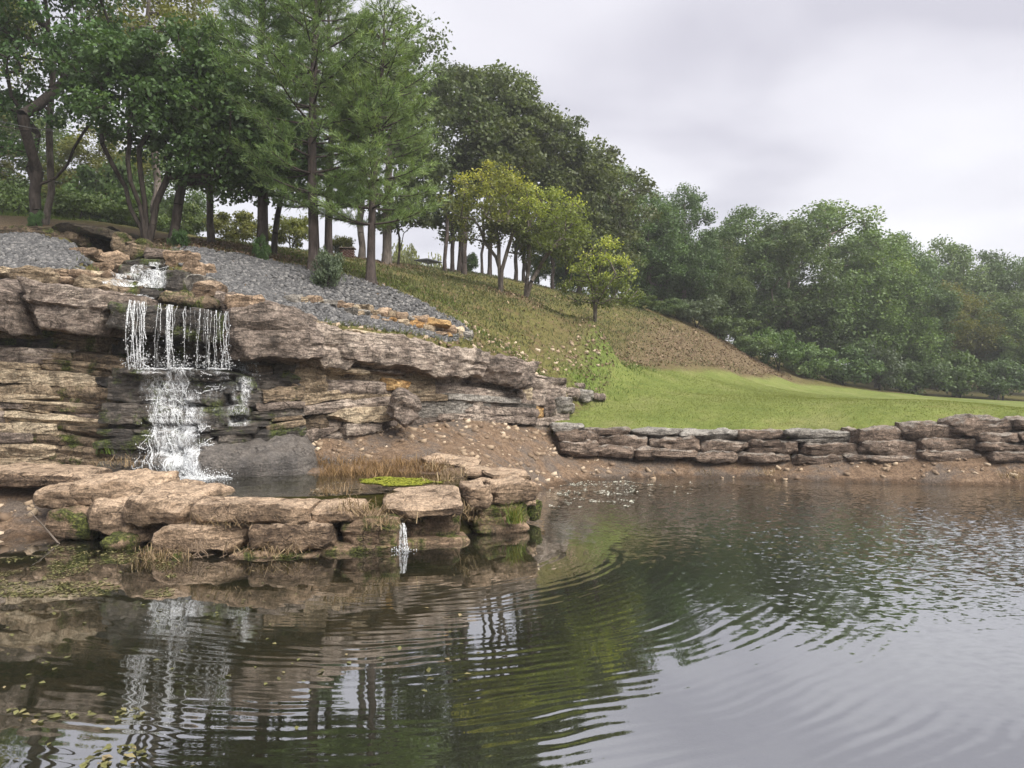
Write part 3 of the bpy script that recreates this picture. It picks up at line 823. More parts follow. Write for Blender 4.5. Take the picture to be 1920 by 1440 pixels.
# thin plates lying on and under the ledges
for px0, px1, u0, u1, p, mat, sd_ in ((600, 690, .58, .64, .22, 'rock_cream', 41), (690, 760, .60, .66, .12, 'rock_grey', 42), (855, 930, .93, 1.03, .30, 'rock_cap', 43), (660, 720, .97, 1.03, .15, 'rock_cream', 44),
                                      (545, 610, .97, 1.05, .20, 'rock_cream', 45), (720, 765, .44, .56, .20, 'rock_orange', 46), (240, 330, .575, .61, .50, 'rock_wet', 47), (330, 455, .585, .63, .46, 'rock_wet', 48)):
    block(px0, px1, u0, u1, p, 0.8, mat, sd_, name='rock_plate', res=0.05, chips=6)
# rocks where the cliff runs out at the lawn
for x0, x1, yt, yb, Y, D, m, sd_ in ((975, 1022, 742, 765, 19.9, .7, 'rock_grey', 51), (985, 1020, 765, 790, 19.8, .6, 'rock_orange', 52), (1018, 1040, 748, 785, 20.1, .6, 'rock_grey', 53), (1036, 1074, 748, 775, 20.6, .7, 'rock_cap', 54),
                                     (1045, 1085, 728, 748, 21.9, .7, 'rock_grey', 55), (1078, 1112, 732, 752, 22.3, .7, 'rock_cap', 56), (1110, 1138, 738, 754, 22.8, .6, 'rock_grey', 57), (950, 985, 735, 790, 19.2, .6, 'rock_grey', 58),
                                     (1060, 1095, 718, 730, 22.9, .6, 'rock_grey', 59), (925, 960, 745, 792, 18.9, .7, 'rock_cream', 60), (1000, 1040, 783, 800, 19.6, .5, 'rock_grey', 61)):
    stone_px('rock_block', cliff, x0, x1, yt, yb, Y, D, m, sd_, res=0.05, bvh=True)
# smooth wet apron below the falls
stone('rock_apron', cliff, W(465, 872, 14.25), (2.5, 2.0, 1.5), 'rock_apron', 0.10, (0.25, 0.06), 71, 0.06, True, chips=7, rnd=2.7, rough=1.0, strata=0.5)
stone('rock_apron', cliff, W(325, 868, 13.95), (1.1, 1.2, 0.7), 'rock_wet', -0.1, (0.4, 0.0), 72, 0.06, True, chips=3, rnd=4, rough=0.8, strata=0.3)
stone('rock_apron', cliff, W(645, 868, 15.0), (1.3, 1.4, 0.45), 'rock_apron', 0.35, (0.4, 0.1), 73, 0.06, True, chips=3, rnd=4, rough=0.8, strata=0.2)
o = stone_px('boulder', None, 727, 780, 738, 792, 15.15, 0.55, 'rock_grey', 80, 0.5, (0.25, 0.35), grow=1.1, res=0.045, chips=10, rnd=5)
tag(o, 'fallen angular grey boulder leaning against the cliff foot', 'boulder')
# backing rock closing the gaps behind the blocks
def core(pa, pb, prof, mat):
    pxs = np.arange(pa, pb + 6, 6.0); us = np.linspace(-0.25, 1.0, 60); Vb = []
    for u in us:
        for p in pxs:
            c, t, n = path(p); z = zb(p) + u * (zt(p) - zb(p)) - (0.12 if u > 0.95 else 0)
            q = c + n * (prof(p, max(u, 0)) - 0.13); Vb.append((q[0], q[1], z))
    Vb = np.array(Vb); st = vnoise(np.stack([Vb[:, 0] * .7, Vb[:, 1] * .7, Vb[:, 2] * 9], 1), 79)
    Vb[:, 1] += 0.07 * fbm(Vb * np.array([1.5, 1.5, 5]), 77, 4) + 0.05 * np.where(st > 0, 1, -1) * np.minimum(1, np.abs(st) * 4)
    nx = len(pxs); i = (np.arange(len(us) - 1)[:, None] * nx + np.arange(nx - 1)[None, :]).ravel(); Fc = np.stack([i, i + 1, i + nx + 1, i + nx], 1)
    link('cliff_core', mesh_np('cliff_core', Vb - np.array(cliff.location), Fc, smooth=True), MATS[mat], cliff)
    BVH_V.append(Vb); BVH_F.append(Fc + _bo[0]); _bo[0] += len(Vb)


core(-420, 180, profA, 'rock_cream'); core(180, 240, profA, 'rock_damp'); core(240, 560, lambda p, u: min(profB(p, u), .25), 'rock_wet'); core(560, 1070, lambda p, u: profC(p, u) - (.25 if p > 985 else 0), 'rock_grey')

# ------------------------------------------------------------------ stone rim of the pool
rim = tag(empty('pool_rim_wall', (XW(480, 10.8), 10.8, 0)), 'curved dry-laid wall of big tan slabs holding the waterfall pool', 'stone wall')
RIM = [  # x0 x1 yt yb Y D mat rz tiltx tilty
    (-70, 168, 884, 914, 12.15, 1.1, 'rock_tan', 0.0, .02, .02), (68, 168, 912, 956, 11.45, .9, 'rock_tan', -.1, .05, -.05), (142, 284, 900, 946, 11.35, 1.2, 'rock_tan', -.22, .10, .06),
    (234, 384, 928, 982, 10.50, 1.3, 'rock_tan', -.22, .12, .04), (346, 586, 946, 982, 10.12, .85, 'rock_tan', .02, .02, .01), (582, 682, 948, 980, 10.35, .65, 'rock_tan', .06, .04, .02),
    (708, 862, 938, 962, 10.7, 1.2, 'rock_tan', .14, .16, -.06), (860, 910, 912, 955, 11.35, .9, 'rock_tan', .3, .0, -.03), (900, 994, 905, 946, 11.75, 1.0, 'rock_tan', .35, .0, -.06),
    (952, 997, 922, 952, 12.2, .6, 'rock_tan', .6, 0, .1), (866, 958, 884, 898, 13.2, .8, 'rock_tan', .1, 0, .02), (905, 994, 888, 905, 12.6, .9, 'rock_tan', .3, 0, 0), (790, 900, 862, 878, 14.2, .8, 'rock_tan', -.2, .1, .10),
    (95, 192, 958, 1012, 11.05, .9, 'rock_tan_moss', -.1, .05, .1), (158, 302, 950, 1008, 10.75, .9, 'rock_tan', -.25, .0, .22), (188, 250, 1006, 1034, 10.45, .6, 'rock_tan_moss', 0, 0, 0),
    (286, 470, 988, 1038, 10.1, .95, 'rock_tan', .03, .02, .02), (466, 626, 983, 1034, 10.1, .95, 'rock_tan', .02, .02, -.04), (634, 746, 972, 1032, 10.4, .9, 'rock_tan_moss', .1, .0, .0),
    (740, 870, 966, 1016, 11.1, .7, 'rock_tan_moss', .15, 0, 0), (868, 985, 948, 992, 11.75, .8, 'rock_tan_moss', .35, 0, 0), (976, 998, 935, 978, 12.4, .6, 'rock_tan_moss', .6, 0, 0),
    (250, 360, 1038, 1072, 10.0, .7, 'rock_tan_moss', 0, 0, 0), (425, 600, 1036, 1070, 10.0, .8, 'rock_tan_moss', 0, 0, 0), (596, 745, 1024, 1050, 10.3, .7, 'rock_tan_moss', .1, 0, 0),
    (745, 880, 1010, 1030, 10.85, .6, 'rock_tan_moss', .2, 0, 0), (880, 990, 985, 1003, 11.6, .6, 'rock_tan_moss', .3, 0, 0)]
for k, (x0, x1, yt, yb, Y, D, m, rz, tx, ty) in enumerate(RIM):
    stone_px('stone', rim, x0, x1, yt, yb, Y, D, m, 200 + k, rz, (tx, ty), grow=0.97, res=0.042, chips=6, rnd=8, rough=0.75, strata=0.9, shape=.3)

# ------------------------------------------------------------------ retaining wall under the lawn
wall = tag(empty('retaining_wall', (XW(1480, 18.8), 18.9, 0.3)), 'long low retaining wall of stacked boulders below the lawn', 'stone wall')
TOPR = [(72, 200, 240, 272), (200, 390, 257, 290), (392, 585, 262, 292), (580, 800, 268, 303), (800, 1003, 268, 303), (1003, 1250, 267, 298), (1025, 1250, 297, 316), (1243, 1460, 260, 318), (1450, 1670, 243, 312), (1632, 1890, 218, 290), (1885, 2090, 222, 268)]
ROW2 = [(85, 260, 270, 316), (255, 442, 288, 334), (455, 655, 292, 346), (660, 850, 305, 352), (850, 1068, 305, 360), (1065, 1312, 318, 362), (1300, 1525, 312, 372), (1515, 1745, 297, 346), (1745, 1910, 275, 318), (1745, 1935, 312, 352), (1905, 2100, 268, 312), (1930, 2130, 310, 352)]
ROW3 = [(105, 250, 312, 365), (245, 392, 330, 372), (395, 490, 335, 378), (455, 640, 342, 374), (625, 800, 348, 388), (800, 1010, 356, 388), (1030, 1225, 363, 405), (1220, 1310, 360, 385), (1515, 1765, 343, 386), (1300, 1520, 368, 392), (1790, 1935, 350, 388), (1930, 2120, 350, 388)]
for r, row in enumerate((TOPR, ROW2, ROW3)):
    for k, (a, b, c, d) in enumerate(row):
        x0, x1, yt, yb = [1000 + a * .479, 1000 + b * .479, 680 + c * .479, 680 + d * .479]
        Y = np.interp((x0 + x1) / 2, (1040, 1400, 1600, 1920), (19.05, 18.92, 18.35, 17.65)) - 0.13 * r
        if r == 0:
            m = 'rock_cap' if k in (0, 2, 3, 5, 6) else 'rock_wall'
        else:
            m = 'rock_wall'
        stone_px('stone', wall, x0, x1, yt, yb, Y, 0.85, m, 300 + 40 * r + k, (rng.rand() - .5) * .15, ((rng.rand() - .5) * .1, (rng.rand() - .5) * .05), grow=1.04, res=0.055, chips=8, rnd=7, rough=1.0, shape=.6)

# ------------------------------------------------------------------ channel, culvert, terrace
chan = tag(empty('stone_channel', (XW(260, 17), 17.0, 4.6)), 'stepped stream bed edged with tan blocks above the waterfall', 'stream channel')
CH = [(186, 223, 470, 492, 17.6, .8, 'rock_tan'), (182, 222, 489, 512, 16.6, .8, 'rock_tan'), (180, 220, 510, 540, 15.6, .8, 'rock_tan'), (138, 205, 518, 546, 15.0, .9, 'rock_cream'), (150, 200, 506, 520, 15.7, .8, 'rock_cream'),
      (168, 196, 470, 484, 18.4, .6, 'rock_tan'), (125, 178, 465, 486, 18.2, .7, 'rock_tan'), (95, 130, 458, 468, 18.9, .6, 'rock_tan'), 
      (272, 320, 465, 482, 18.3, .7, 'rock_grey'), (232, 275, 458, 485, 18.9, .8, 'rock_damp'), (315, 358, 470, 498, 17.6, .7, 'rock_tan'), (342, 382, 490, 520, 16.8, .7, 'rock_tan'), (343, 385, 515, 545, 16.0, .7, 'rock_cap'),
      (360, 412, 530, 562, 15.6, .8, 'rock_tan'), (398, 440, 548, 578, 15.1, .8, 'rock_grey'), (430, 482, 552, 586, 15.0, .8, 'rock_tan'), (476, 520, 570, 592, 15.4, .7, 'rock_tan'), (515, 556, 582, 604, 15.5, .6, 'rock_cream'),
      (226, 300, 484, 500, 17.4, .9, 'rock_wet'), (228, 262, 495, 528, 16.5, .8, 'rock_wet'), (258, 310, 502, 545, 15.9, .9, 'rock_wet'), (305, 345, 508, 548, 15.9, .7, 'rock_wet'), (212, 262, 528, 552, 15.4, .7, 'rock_damp'), (262, 300, 540, 556, 15.0, .6, 'rock_wet'),
      (296, 345, 545, 566, 14.9, .8, 'rock_damp'), (338, 400, 556, 576, 14.7, .8, 'rock_damp')]
for k, (x0, x1, yt, yb, Y, D, m) in enumerate(CH):
    stone_px('stone', chan, x0, x1, yt, yb, Y, D, m, 500 + k, (rng.rand() - .5) * .3, ((rng.rand() - .5) * .1, (rng.rand() - .5) * .1), grow=1.08, res=0.055, chips=7, rnd=12, bvh=True)
EDGE = [(18, 112, 500, 532, 14.9, .8, 'rock_cream'), (98, 150, 503, 520, 15.0, .7, 'rock_tan'), (-60, 24, 498, 516, 15.1, .7, 'rock_cream'), (56, 70, 528, 538, 14.6, .25, 'rock_cream'), (108, 130, 518, 535, 14.7, .3, 'rock_tan')]
edge = tag(empty('edging_stones', (XW(60, 15), 15.0, 4.4)), 'cream boulders edging the gravel above the cliff cap by the photo edge', 'stone edging')
for k, (x0, x1, yt, yb, Y, D, m) in enumerate(EDGE):
    stone_px('stone', edge, x0, x1, yt, yb, Y, D, m, 560 + k, (rng.rand() - .5) * .2, grow=1.05, res=0.05, chips=7, rnd=6)
culv = tag(empty('stone_culvert', (XW(180, 20.3), 20.3, 5.8)), 'dark stone culvert with a tilted capstone feeding the stream', 'culvert')
stone_px('capstone', culv, 104, 230, 420, 436, 19.7, 1.6, 'rock_dark', 600, -.05, (0.03, .13), res=0.06, chips=6, strata=1.0)
for k, (x0, x1, yt, yb, Y, D, m) in enumerate([(96, 152, 426, 456, 19.8, .8, 'rock_damp'), (142, 168, 434, 466, 19.9, 1.4, 'rock_damp'), (216, 240, 438, 476, 19.8, 1.4, 'rock_damp'), (234, 285, 446, 472, 19.6, .8, 'rock_damp'), (160, 215, 425, 475, 21.3, .5, 'rock_dark'), (-30, 98, 424, 440, 20.2, .6, 'rock_damp')]):
    stone_px('side_stone' if k < 4 else 'back_stone', culv, x0, x1, yt, yb, Y, D, m, 610 + k, res=0.07, chips=6)
terr = tag(empty('terrace_edging', (XW(700, 18.4), 18.4, 3.6)), 'low broken row of tan stones terracing the gravel slope', 'stone edging')
k = 0
for p in np.arange(548, 872, 17):
    Y = np.interp(p, (540, 700, 870), (17.2, 18.3, 19.45)); y = np.interp(p, (540, 620, 700, 780, 870), (566, 570, 588, 604, 632))
    for r in range(1 if p < 640 else 2):
        w = 14 + rng.rand() * 14; h = 7 + rng.rand() * 8
        stone_px('stone', terr, p - w / 2, p + w / 2, y - h + r * 11, y + r * 11 + 2, Y - 0.12 * r, .35 + .2 * rng.rand(), pick('rock_cream', 'rock_tan', 'rock_cap', 'rock_orange' if r else 'rock_cream'), 700 + k, (rng.rand() - .5) * .6, (.1 * rng.rand(), .3 * (rng.rand() - .5)), grow=1.25, res=0.05, chips=7); k += 1
plate = tag(stone_px('flat_stone', None, 795, 845, 598, 612, 18.9, .5, 'rock_orange', 790, .1, (0, .12), res=0.05), 'flat orange stone slab set below the terrace row', 'stone')


# ------------------------------------------------------------------ scattered small stuff
def small_stones(name, pts, smin, smax, mat, label, seed):
    rs = np.random.RandomState(seed); n = len(pts)
    cube = np.array([(-1, -1, -1), (1, -1, -1), (1, 1, -1), (-1, 1, -1), (-1, -1, 1), (1, -1, 1), (1, 1, 1), (-1, 1, 1)], float)
    V = cube[None] * (0.55 + 0.45 * rs.rand(n, 8, 3))
    V *= (smin + (smax - smin) * rs.rand(n) ** 2)[:, None, None] * 0.5 * np.array([1.2, 1.0, 0.7])
    a = rs.rand(n) * 6.28; ca, sa = np.cos(a)[:, None], np.sin(a)[:, None]
    V = np.stack([V[..., 0] * ca - V[..., 1] * sa, V[..., 0] * sa + V[..., 1] * ca, V[..., 2]], -1)
    b = (rs.rand(n) - .5) * 1.6; cb, sb = np.cos(b)[:, None], np.sin(b)[:, None]
    V = np.stack([V[..., 0] * cb - V[..., 2] * sb, V[..., 1], V[..., 0] * sb + V[..., 2] * cb], -1)
    V = V + pts[:, None, :]
    Fc = np.array([(0, 3, 2, 1), (4, 5, 6, 7), (0, 1, 5, 4), (1, 2, 6, 5), (2, 3, 7, 6), (3, 0, 4, 7)])
    Fq = (Fc[None] + 8 * np.arange(n)[:, None, None]).reshape(-1, 4)
    return tag(link(name, mesh_np(name, V.reshape(-1, 3), Fq, np.repeat(rs.rand(n), 6)), MATS[mat]), label, kind='stuff')


def scatter(n, box, mask, seed, dz=0.0):
    rs = np.random.RandomState(seed); x = box[0] + (box[1] - box[0]) * rs.rand(n); y = box[2] + (box[3] - box[2]) * rs.rand(n)
    k = mask(x, y) > rs.rand(n); x, y = x[k], y[k]
    return np.stack([x, y, ground_z(x, y) + dz], 1)


small_stones('gravel', scatter(62000, (-13, -1, 14.9, 20.8), gravel_mask, 1, 0.01), 0.03, 0.11, 'gravel', 'grey crushed stone covering the slope', 1)


def rubble_mask(x, y):
    m = np.zeros(len(x))
    for pts, w in ((PP((470, 15.6), (600, 16.2), (720, 17.2), (850, 18.7), (960, 20.2), (1020, 20.8)), .30), (PP((900, 15.0), (960, 16.8), (1000, 18.2), (1040, 18.8)), 1.6), (PP((1060, 18.4), (1500, 18.3), (1920, 17.3)), .45), (PP((0, 12.0), (60, 11.7)), .6), (PP((880, 20.4), (960, 21.6), (1050, 24), (1130, 27)), .8), (PP((600, 14.9), (760, 16.0), (930, 18.2)), 1.0), (PP((-60, 13.7), (230, 13.5)), .4)):
        m = np.maximum(m, 1 - smooth(0, w, seg_dist(x, y, pts)))
    return m * 0.8


small_stones('rubble', scatter(26000, (-10, 13, 11, 38), rubble_mask, 2, 0.0), 0.03, 0.16, 'rubble', 'loose broken stones along ledges and banks', 2)


def blades(name, base, hmin, hmax, width, mat, label, seed, lean=0.5, parent=None, tintbias=0.0, droop=0.0):
    """grass: one bent two-segment blade each"""
    rs = np.random.RandomState(seed); n = len(base)
    h = hmin + (hmax - hmin) * rs.rand(n); a = rs.rand(n) * 6.28; l = lean * rs.rand(n)
    d = np.stack([np.cos(a) * l, np.sin(a) * l, np.ones(n)], 1); d /= np.linalg.norm(d, axis=1)[:, None]
    b = rs.rand(n) * 6.28; w = np.stack([np.cos(b), np.sin(b), 0 * b], 1) * (width * (0.6 + 0.8 * rs.rand(n)))[:, None] / 2
    mid = base + d * (h * 0.55)[:, None]
    d2 = d + np.stack([np.cos(a), np.sin(a), -0.5 - droop * np.ones(n)], 1) * (0.25 + 0.7 * rs.rand(n) * (1 + droop))[:, None] * lean
    d2 /= np.linalg.norm(d2, axis=1)[:, None]
    tip = mid + d2 * (h * 0.5)[:, None]
    V = np.stack([base - w, base + w, mid + w * .8, mid - w * .8, tip], 1).reshape(-1, 3)
    k = 5 * np.arange(n)[:, None]
    q = k + np.array([0, 1, 2, 3]); t = k + np.array([3, 2, 4])
    tt = np.clip(rs.rand(n) * 0.9 + tintbias, 0, 1)
    me = mesh_np(name, V, [q, t], np.concatenate([tt, tt]))
    o = link(name, me, MATS[mat], parent)
    return tag(o, label, kind='stuff') if parent is None else o


lm = lambda x, y: lawn_mask(x, y) * np.clip(1.25 - (y - 19) / 16, 0.06, 1)
blades('lawn_grass', scatter(170000, (0.5, 16, 18, 36), lm, 5), 0.010, 0.036, 0.014, 'lawn_grass', 'short mown grass of the lawn', 5, 0.9)
hm = lambda x, y: (y > np.interp(x, CUT[:, 0], CUT[:, 1]) + 0.3) * (1 - lawn_mask(x, y)) * (1 - gravel_mask(x, y)) * (0.35 + 0.65 * (fbm(np.stack([x, y, 0 * x], 1) * 0.8, 31, 3) > -0.1)) * (1 - 0.75 * np.max([poly_mask(x, y, p, 0.8) for p in LITTER], 0))
blades('hill_grass', scatter(120000, (-10, 14, 15, 40), hm, 6), 0.06, 0.16, 0.022, 'hill_grass', 'thin rough grass on the hillside', 6, 1.0)
fm = lambda x, y: np.maximum(poly_mask(x, y, FRESH, 1.2) * 0.55, np.maximum(0.8 * (1 - smooth(0, .5, seg_dist(x, y, PP((860, 20.6), (905, 20.9), (960, 21.4), (1005, 21.5), (1060, 22.4))))), 0.35 * (1 - smooth(0, 1.6, seg_dist(x, y, PP((820, 23), (700, 21.5), (640, 24)))))))
fm0 = fm
fm = lambda x, y: np.maximum(fm0(x, y), np.maximum(0.55 * (1 - smooth(0, 1.4, seg_dist(x, y, PP((-200, 24.5), (100, 24.5))))), 0.45 * (1 - smooth(0, .9, seg_dist(x, y, PP((520, 23), (570, 22.5)))))))
blades('green_grass', scatter(120000, (-18, 8, 19, 32), fm, 7), 0.06, 0.18, 0.018, 'green_grass', 'longer fresh green grass at the slope foot', 7, 1.0)


def leaf_quads(C, size, nrm_up, rs, tint, flat=False):
    n = len(C)
    nr = rs.normal(size=(n, 3))
    if flat: nr = nr * 0.12
    nr[:, 2] += nrm_up; nr /= np.linalg.norm(nr, axis=1)[:, None] + 1e-9
    a = rs.normal(size=(n, 3)); t = np.cross(nr, a); t /= np.linalg.norm(t, axis=1)[:, None] + 1e-9
    b = np.cross(nr, t); s = (size * (0.6 + 0.8 * rs.rand(n)))[:, None]
    V = np.stack([C - t * s * .5, C + b * s * .30 + nr * s * .10, C + t * s * .55, C - b * s * .30 + nr * s * .10], 1).reshape(-1, 3)
    return V, 4 * np.arange(n)[:, None] + np.array([0, 1, 2, 3]), tint


def leaf_scatter(name, pts, size, mat, label, seed, flat=False, up=1.5):
    rs = np.random.RandomState(seed)
    V, Fq, t = leaf_quads(pts, size, up, rs, rs.rand(len(pts)), flat)
    return tag(link(name, mesh_np(name, V, Fq, t), MATS[mat]), label, kind='stuff')


lf = lambda x, y: np.maximum(np.max([poly_mask(x, y, p, 1.0) for p in LITTER], 0), 0.12) * (1 - lawn_mask(x, y)) * (1 - .8 * gravel_mask(x, y)) * (y > np.interp(x, CUT[:, 0], CUT[:, 1]) + 0.3)
leaf_scatter('fallen_leaves', scatter(60000, (-10, 16, 17, 46), lf, 8, 0.03), 0.10, 'litter', 'brown fallen leaves on the hillside', 8)


def tufts(cents, per, spread, rs):
    out = []
    for c in cents:
        q = rs.normal(size=(per, 3)) * spread; q[:, 2] = 0; out.append(np.asarray(c) + q)
    return np.concatenate(out)


em = lambda x, y: (1 - smooth(0, .16, seg_dist(x, y, PP((1040, 19.45), (1200, 19.4), (1400, 19.3), (1600, 18.75), (1920, 18.05)))))
blades('edge_grass', scatter(60000, (1, 12.5, 17.8, 19.8), em, 9), 0.05, 0.15, 0.012, 'green_grass', 'ragged grass fringe along the retaining wall top', 9, 1.2)
rs = np.random.RandomState(21)
# dry brown grass behind the pool
pts = []
for p, Y, h in [(p, Y, 0) for p in np.arange(545, 830, 9) for Y in (13.45, 13.7, 14.0, 14.3)]:
    Y = Y + (rs.rand() - .5) * .3 + max(0, (p - 720)) * 0.002; x = XW(p, Y) + (rs.rand() - .5) * .1
    pts.append((x, Y, max(POOL_Z - 0.02, ground_z(x, Y)[0])))
blades('dry_grass', tufts([q for q in pts if vnoise(np.array([[q[0] * 2.6, q[1] * 2.6, 0]]), 4)[0] > -.25], 26, 0.10, rs), 0.05, 0.27, 0.010, 'dry_grass', 'dry brown grass at the back of the pool', 22, 1.0)
# straw and roots on the rim stones
cl = [(655, 955, 10.4, 26), (690, 965, 10.35, 30), (720, 985, 10.35, 26), (625, 925, 11.0, 22), (870, 960, 11.2, 18), (885, 975, 11.3, 14), (830, 905, 12.6, 26), (850, 892, 13.2, 24), (300, 1045, 9.95, 22), (280, 1052, 9.9, 16), (330, 1050, 9.95, 14), (470, 1035, 10.0, 14), (510, 1040, 9.95, 12), (545, 1040, 9.95, 10), (400, 985, 10.15, 12), (450, 985, 10.15, 10), (230, 868, 13.6, 18), (205, 872, 13.6, 16), (250, 875, 13.4, 14), (820, 880, 13.6, 20), (1430, 888, 18.2, 12), (1450, 890, 18.2, 9), (1890, 895, 17.3, 22), (1910, 897, 17.2, 22), (1330, 890, 18.6, 8), (1560, 893, 18.1, 8), (1240, 892, 18.7, 8)]
pts = np.concatenate([tufts([W(px, py, Y)], n * 3, 0.14, rs) for px, py, Y, n in cl])
blades('straw_tufts', pts, 0.10, 0.34, 0.010, 'straw', 'pale dead straw hanging on stones and banks', 23, 1.6, droop=0.8)
o = blades('grass_tuft', tufts([W(966, 980, 11.6)], 160, 0.07, rs), 0.15, 0.42, 0.010, 'green_grass', '', 24, 0.9, tintbias=0.35)
tag(o, 'yellow-green grass tuft growing at the rim end by open water', 'grass tuft'); o['kind'] = 'thing'
o = blades('grass_tuft', tufts([W(p, 850, 13.75) for p in (205, 220, 235, 250)], 60, 0.08, rs), 0.12, 0.35, 0.012, 'green_grass', '', 25, 0.7)
tag(o, 'green grass clump on the wet ledge beside the lower cascade', 'grass tuft'); o['kind'] = 'thing'


# ------------------------------------------------------------------ tubes
def tube_mesh(name, lines, sides=6):
    """lines: list of (pts (n,3), radii (n,))"""
    V, Fq, o = [], [], 0
    for P, r in lines:
        P = np.asarray(P, float); n = len(P)
        T = np.gradient(P, axis=0); T /= np.linalg.norm(T, axis=1)[:, None] + 1e-9
        up = np.where(np.abs(T[:, 2:3]) > 0.9, np.array([[1., 0, 0]]), np.array([[0, 0, 1.]]))
        A = np.cross(T, up); A /= np.linalg.norm(A, axis=1)[:, None] + 1e-9; B = np.cross(T, A)
        an = np.arange(sides) / sides * 2 * math.pi
        ring = P[:, None] + (A[:, None] * np.cos(an)[None, :, None] + B[:, None] * np.sin(an)[None, :, None]) * np.asarray(r)[:, None, None]
        V.append(ring.reshape(-1, 3))
        i = np.arange(n - 1)[:, None] * sides; j = np.arange(sides)[None, :]; j2 = (j + 1) % sides
        Fq.append((np.stack([i + j, i + j2, i + sides + j2, i + sides + j], -1) + o).reshape(-1, 4)); o += n * sides
    return mesh_np(name, np.concatenate(V), np.concatenate(Fq), smooth=True)


roots = []
for px, n in ((367, 4), (380, 5), (426, 2), (556, 2)):
    for k in range(n):
        p = W(px + rs.normal() * 4, 1012, 9.98); q = [p + np.array([rs.normal() * .012 * j + .01 * j * rs.normal(), -0.01 * j, -0.045 * j]) for j in range(6)]
        roots.append((q, np.linspace(.009, .004, 6)))
tag(link('hanging_roots', tube_mesh('hanging_roots', roots, 5), MATS['root']), 'thin roots hanging off the rim stone over the water', kind='stuff')
sticks = []
for a, b in (((58, 960, 11.2), (108, 1018, 10.9)), ((72, 975, 11.1), (112, 1020, 10.9))):
    sticks.append((np.linspace(W(*a), W(*b), 5), np.linspace(.006, .009, 5)))
tag(link('dead_reed', tube_mesh('dead_reed', sticks, 5), MATS['twig']), 'thin pale dead reeds leaning on the bank beside the slabs', 'reed')

# ------------------------------------------------------------------ falling water
TREE = BVHTree.FromPolygons([tuple(v) for v in np.concatenate(BVH_V)], [tuple(f) for f in np.concatenate(BVH_F)])


def face_y(x, z, y0=11.0):
    h = TREE.ray_cast(Vector((x, y0, z)), Vector((0, 1, 0)))
    return h[0].y if h[0] is not None else None


def drops_mesh(name, pts, size, rs):
    n = len(pts); octa = np.array([(1, 0, 0), (-1, 0, 0), (0, 1, 0), (0, -1, 0), (0, 0, 1.5), (0, 0, -1.5)], float)
    V = pts[:, None] + octa[None] * (size * (0.4 + rs.rand(n) ** 2))[:, None, None]
    Ft = np.array([(0, 2, 4), (2, 1, 4), (1, 3, 4), (3, 0, 4), (2, 0, 5), (1, 2, 5), (3, 1, 5), (0, 3, 5)])
    return mesh_np(name, V.reshape(-1, 3), (Ft[None] + 6 * np.arange(n)[:, None, None]).reshape(-1, 3), smooth=True)


fall = tag(empty('waterfall', (XW(320, 13.5), 13.5, POOL_Z)), 'white waterfall dropping in threads then lacing down dark rock', 'waterfall')
fl = np.array(fall.location)
rs = np.random.RandomState(5)
LIPS = [(239, 2, 1.2), (245, 2, 1.5), (250, 2, 1.9), (256, 2, 1.0), (262, 1, 1.0), (267, 3, 1.6), (272, 1, .6), (298, 2, .9), (314, 2, .9), (318, 4, 1.9), (322, 2, .9), (331, 1, .4), (347, 2, .8), (354, 1, .4), (362, 1, .3), (371, 2, .7), (380, 1, .4), (386, 2, .7), (393, 1, .5), (401, 2, .7), (409, 1, .3), (416, 1, .7), (420, 2, 1.1), (425, 2, .8)]
ZL = 2.55
thr, dr, land = [], [], []
for px, n, wgt in LIPS:
    x0 = XW(px, 13.6); zs = np.interp(px, (235, 430), (3.74, 3.52))
    fy = face_y(x0, zs - 0.12) or 13.7
    for k in range(int(n)):
        x = x0 + rs.normal() * .012; m = 16; t = np.linspace(0, 1, m)
        zz = zs - t ** 1.15 * (zs - ZL + 0.05)
        yy = fy - 0.03 - 0.10 * np.sqrt(t) + rs.normal(size=m) * .004
        xx = x + np.cumsum(rs.normal(size=m)) * .009 + (0.04 * t if px < 275 else 0)
        stop = m if rs.rand() < 0.7 else rs.randint(7, m)
        rad = 0.0058 * wgt * (0.5 + rs.rand()) * (0.65 + 0.35 * np.abs(np.sin(t * 6 + rs.rand() * 6))) * (1 - 0.3 * t)
        thr.append((np.stack([xx, yy, zz], 1)[:stop], rad[:stop]))
        nd = int(22 * wgt)
        tt = rs.rand(nd) ** 0.7
        dr.append(np.stack([np.interp(tt, t, xx) + rs.normal(size=nd) * .022 * (0.4 + tt), np.interp(tt, t, yy) + rs.normal(size=nd) * .02, np.interp(tt, t, zz)], 1))
    land.append((px, wgt, fy - .1))
link('falling_thread', tube_mesh('falling_thread', [(p - fl, r) for p, r in thr], 5), MATS['white_water'], fall)
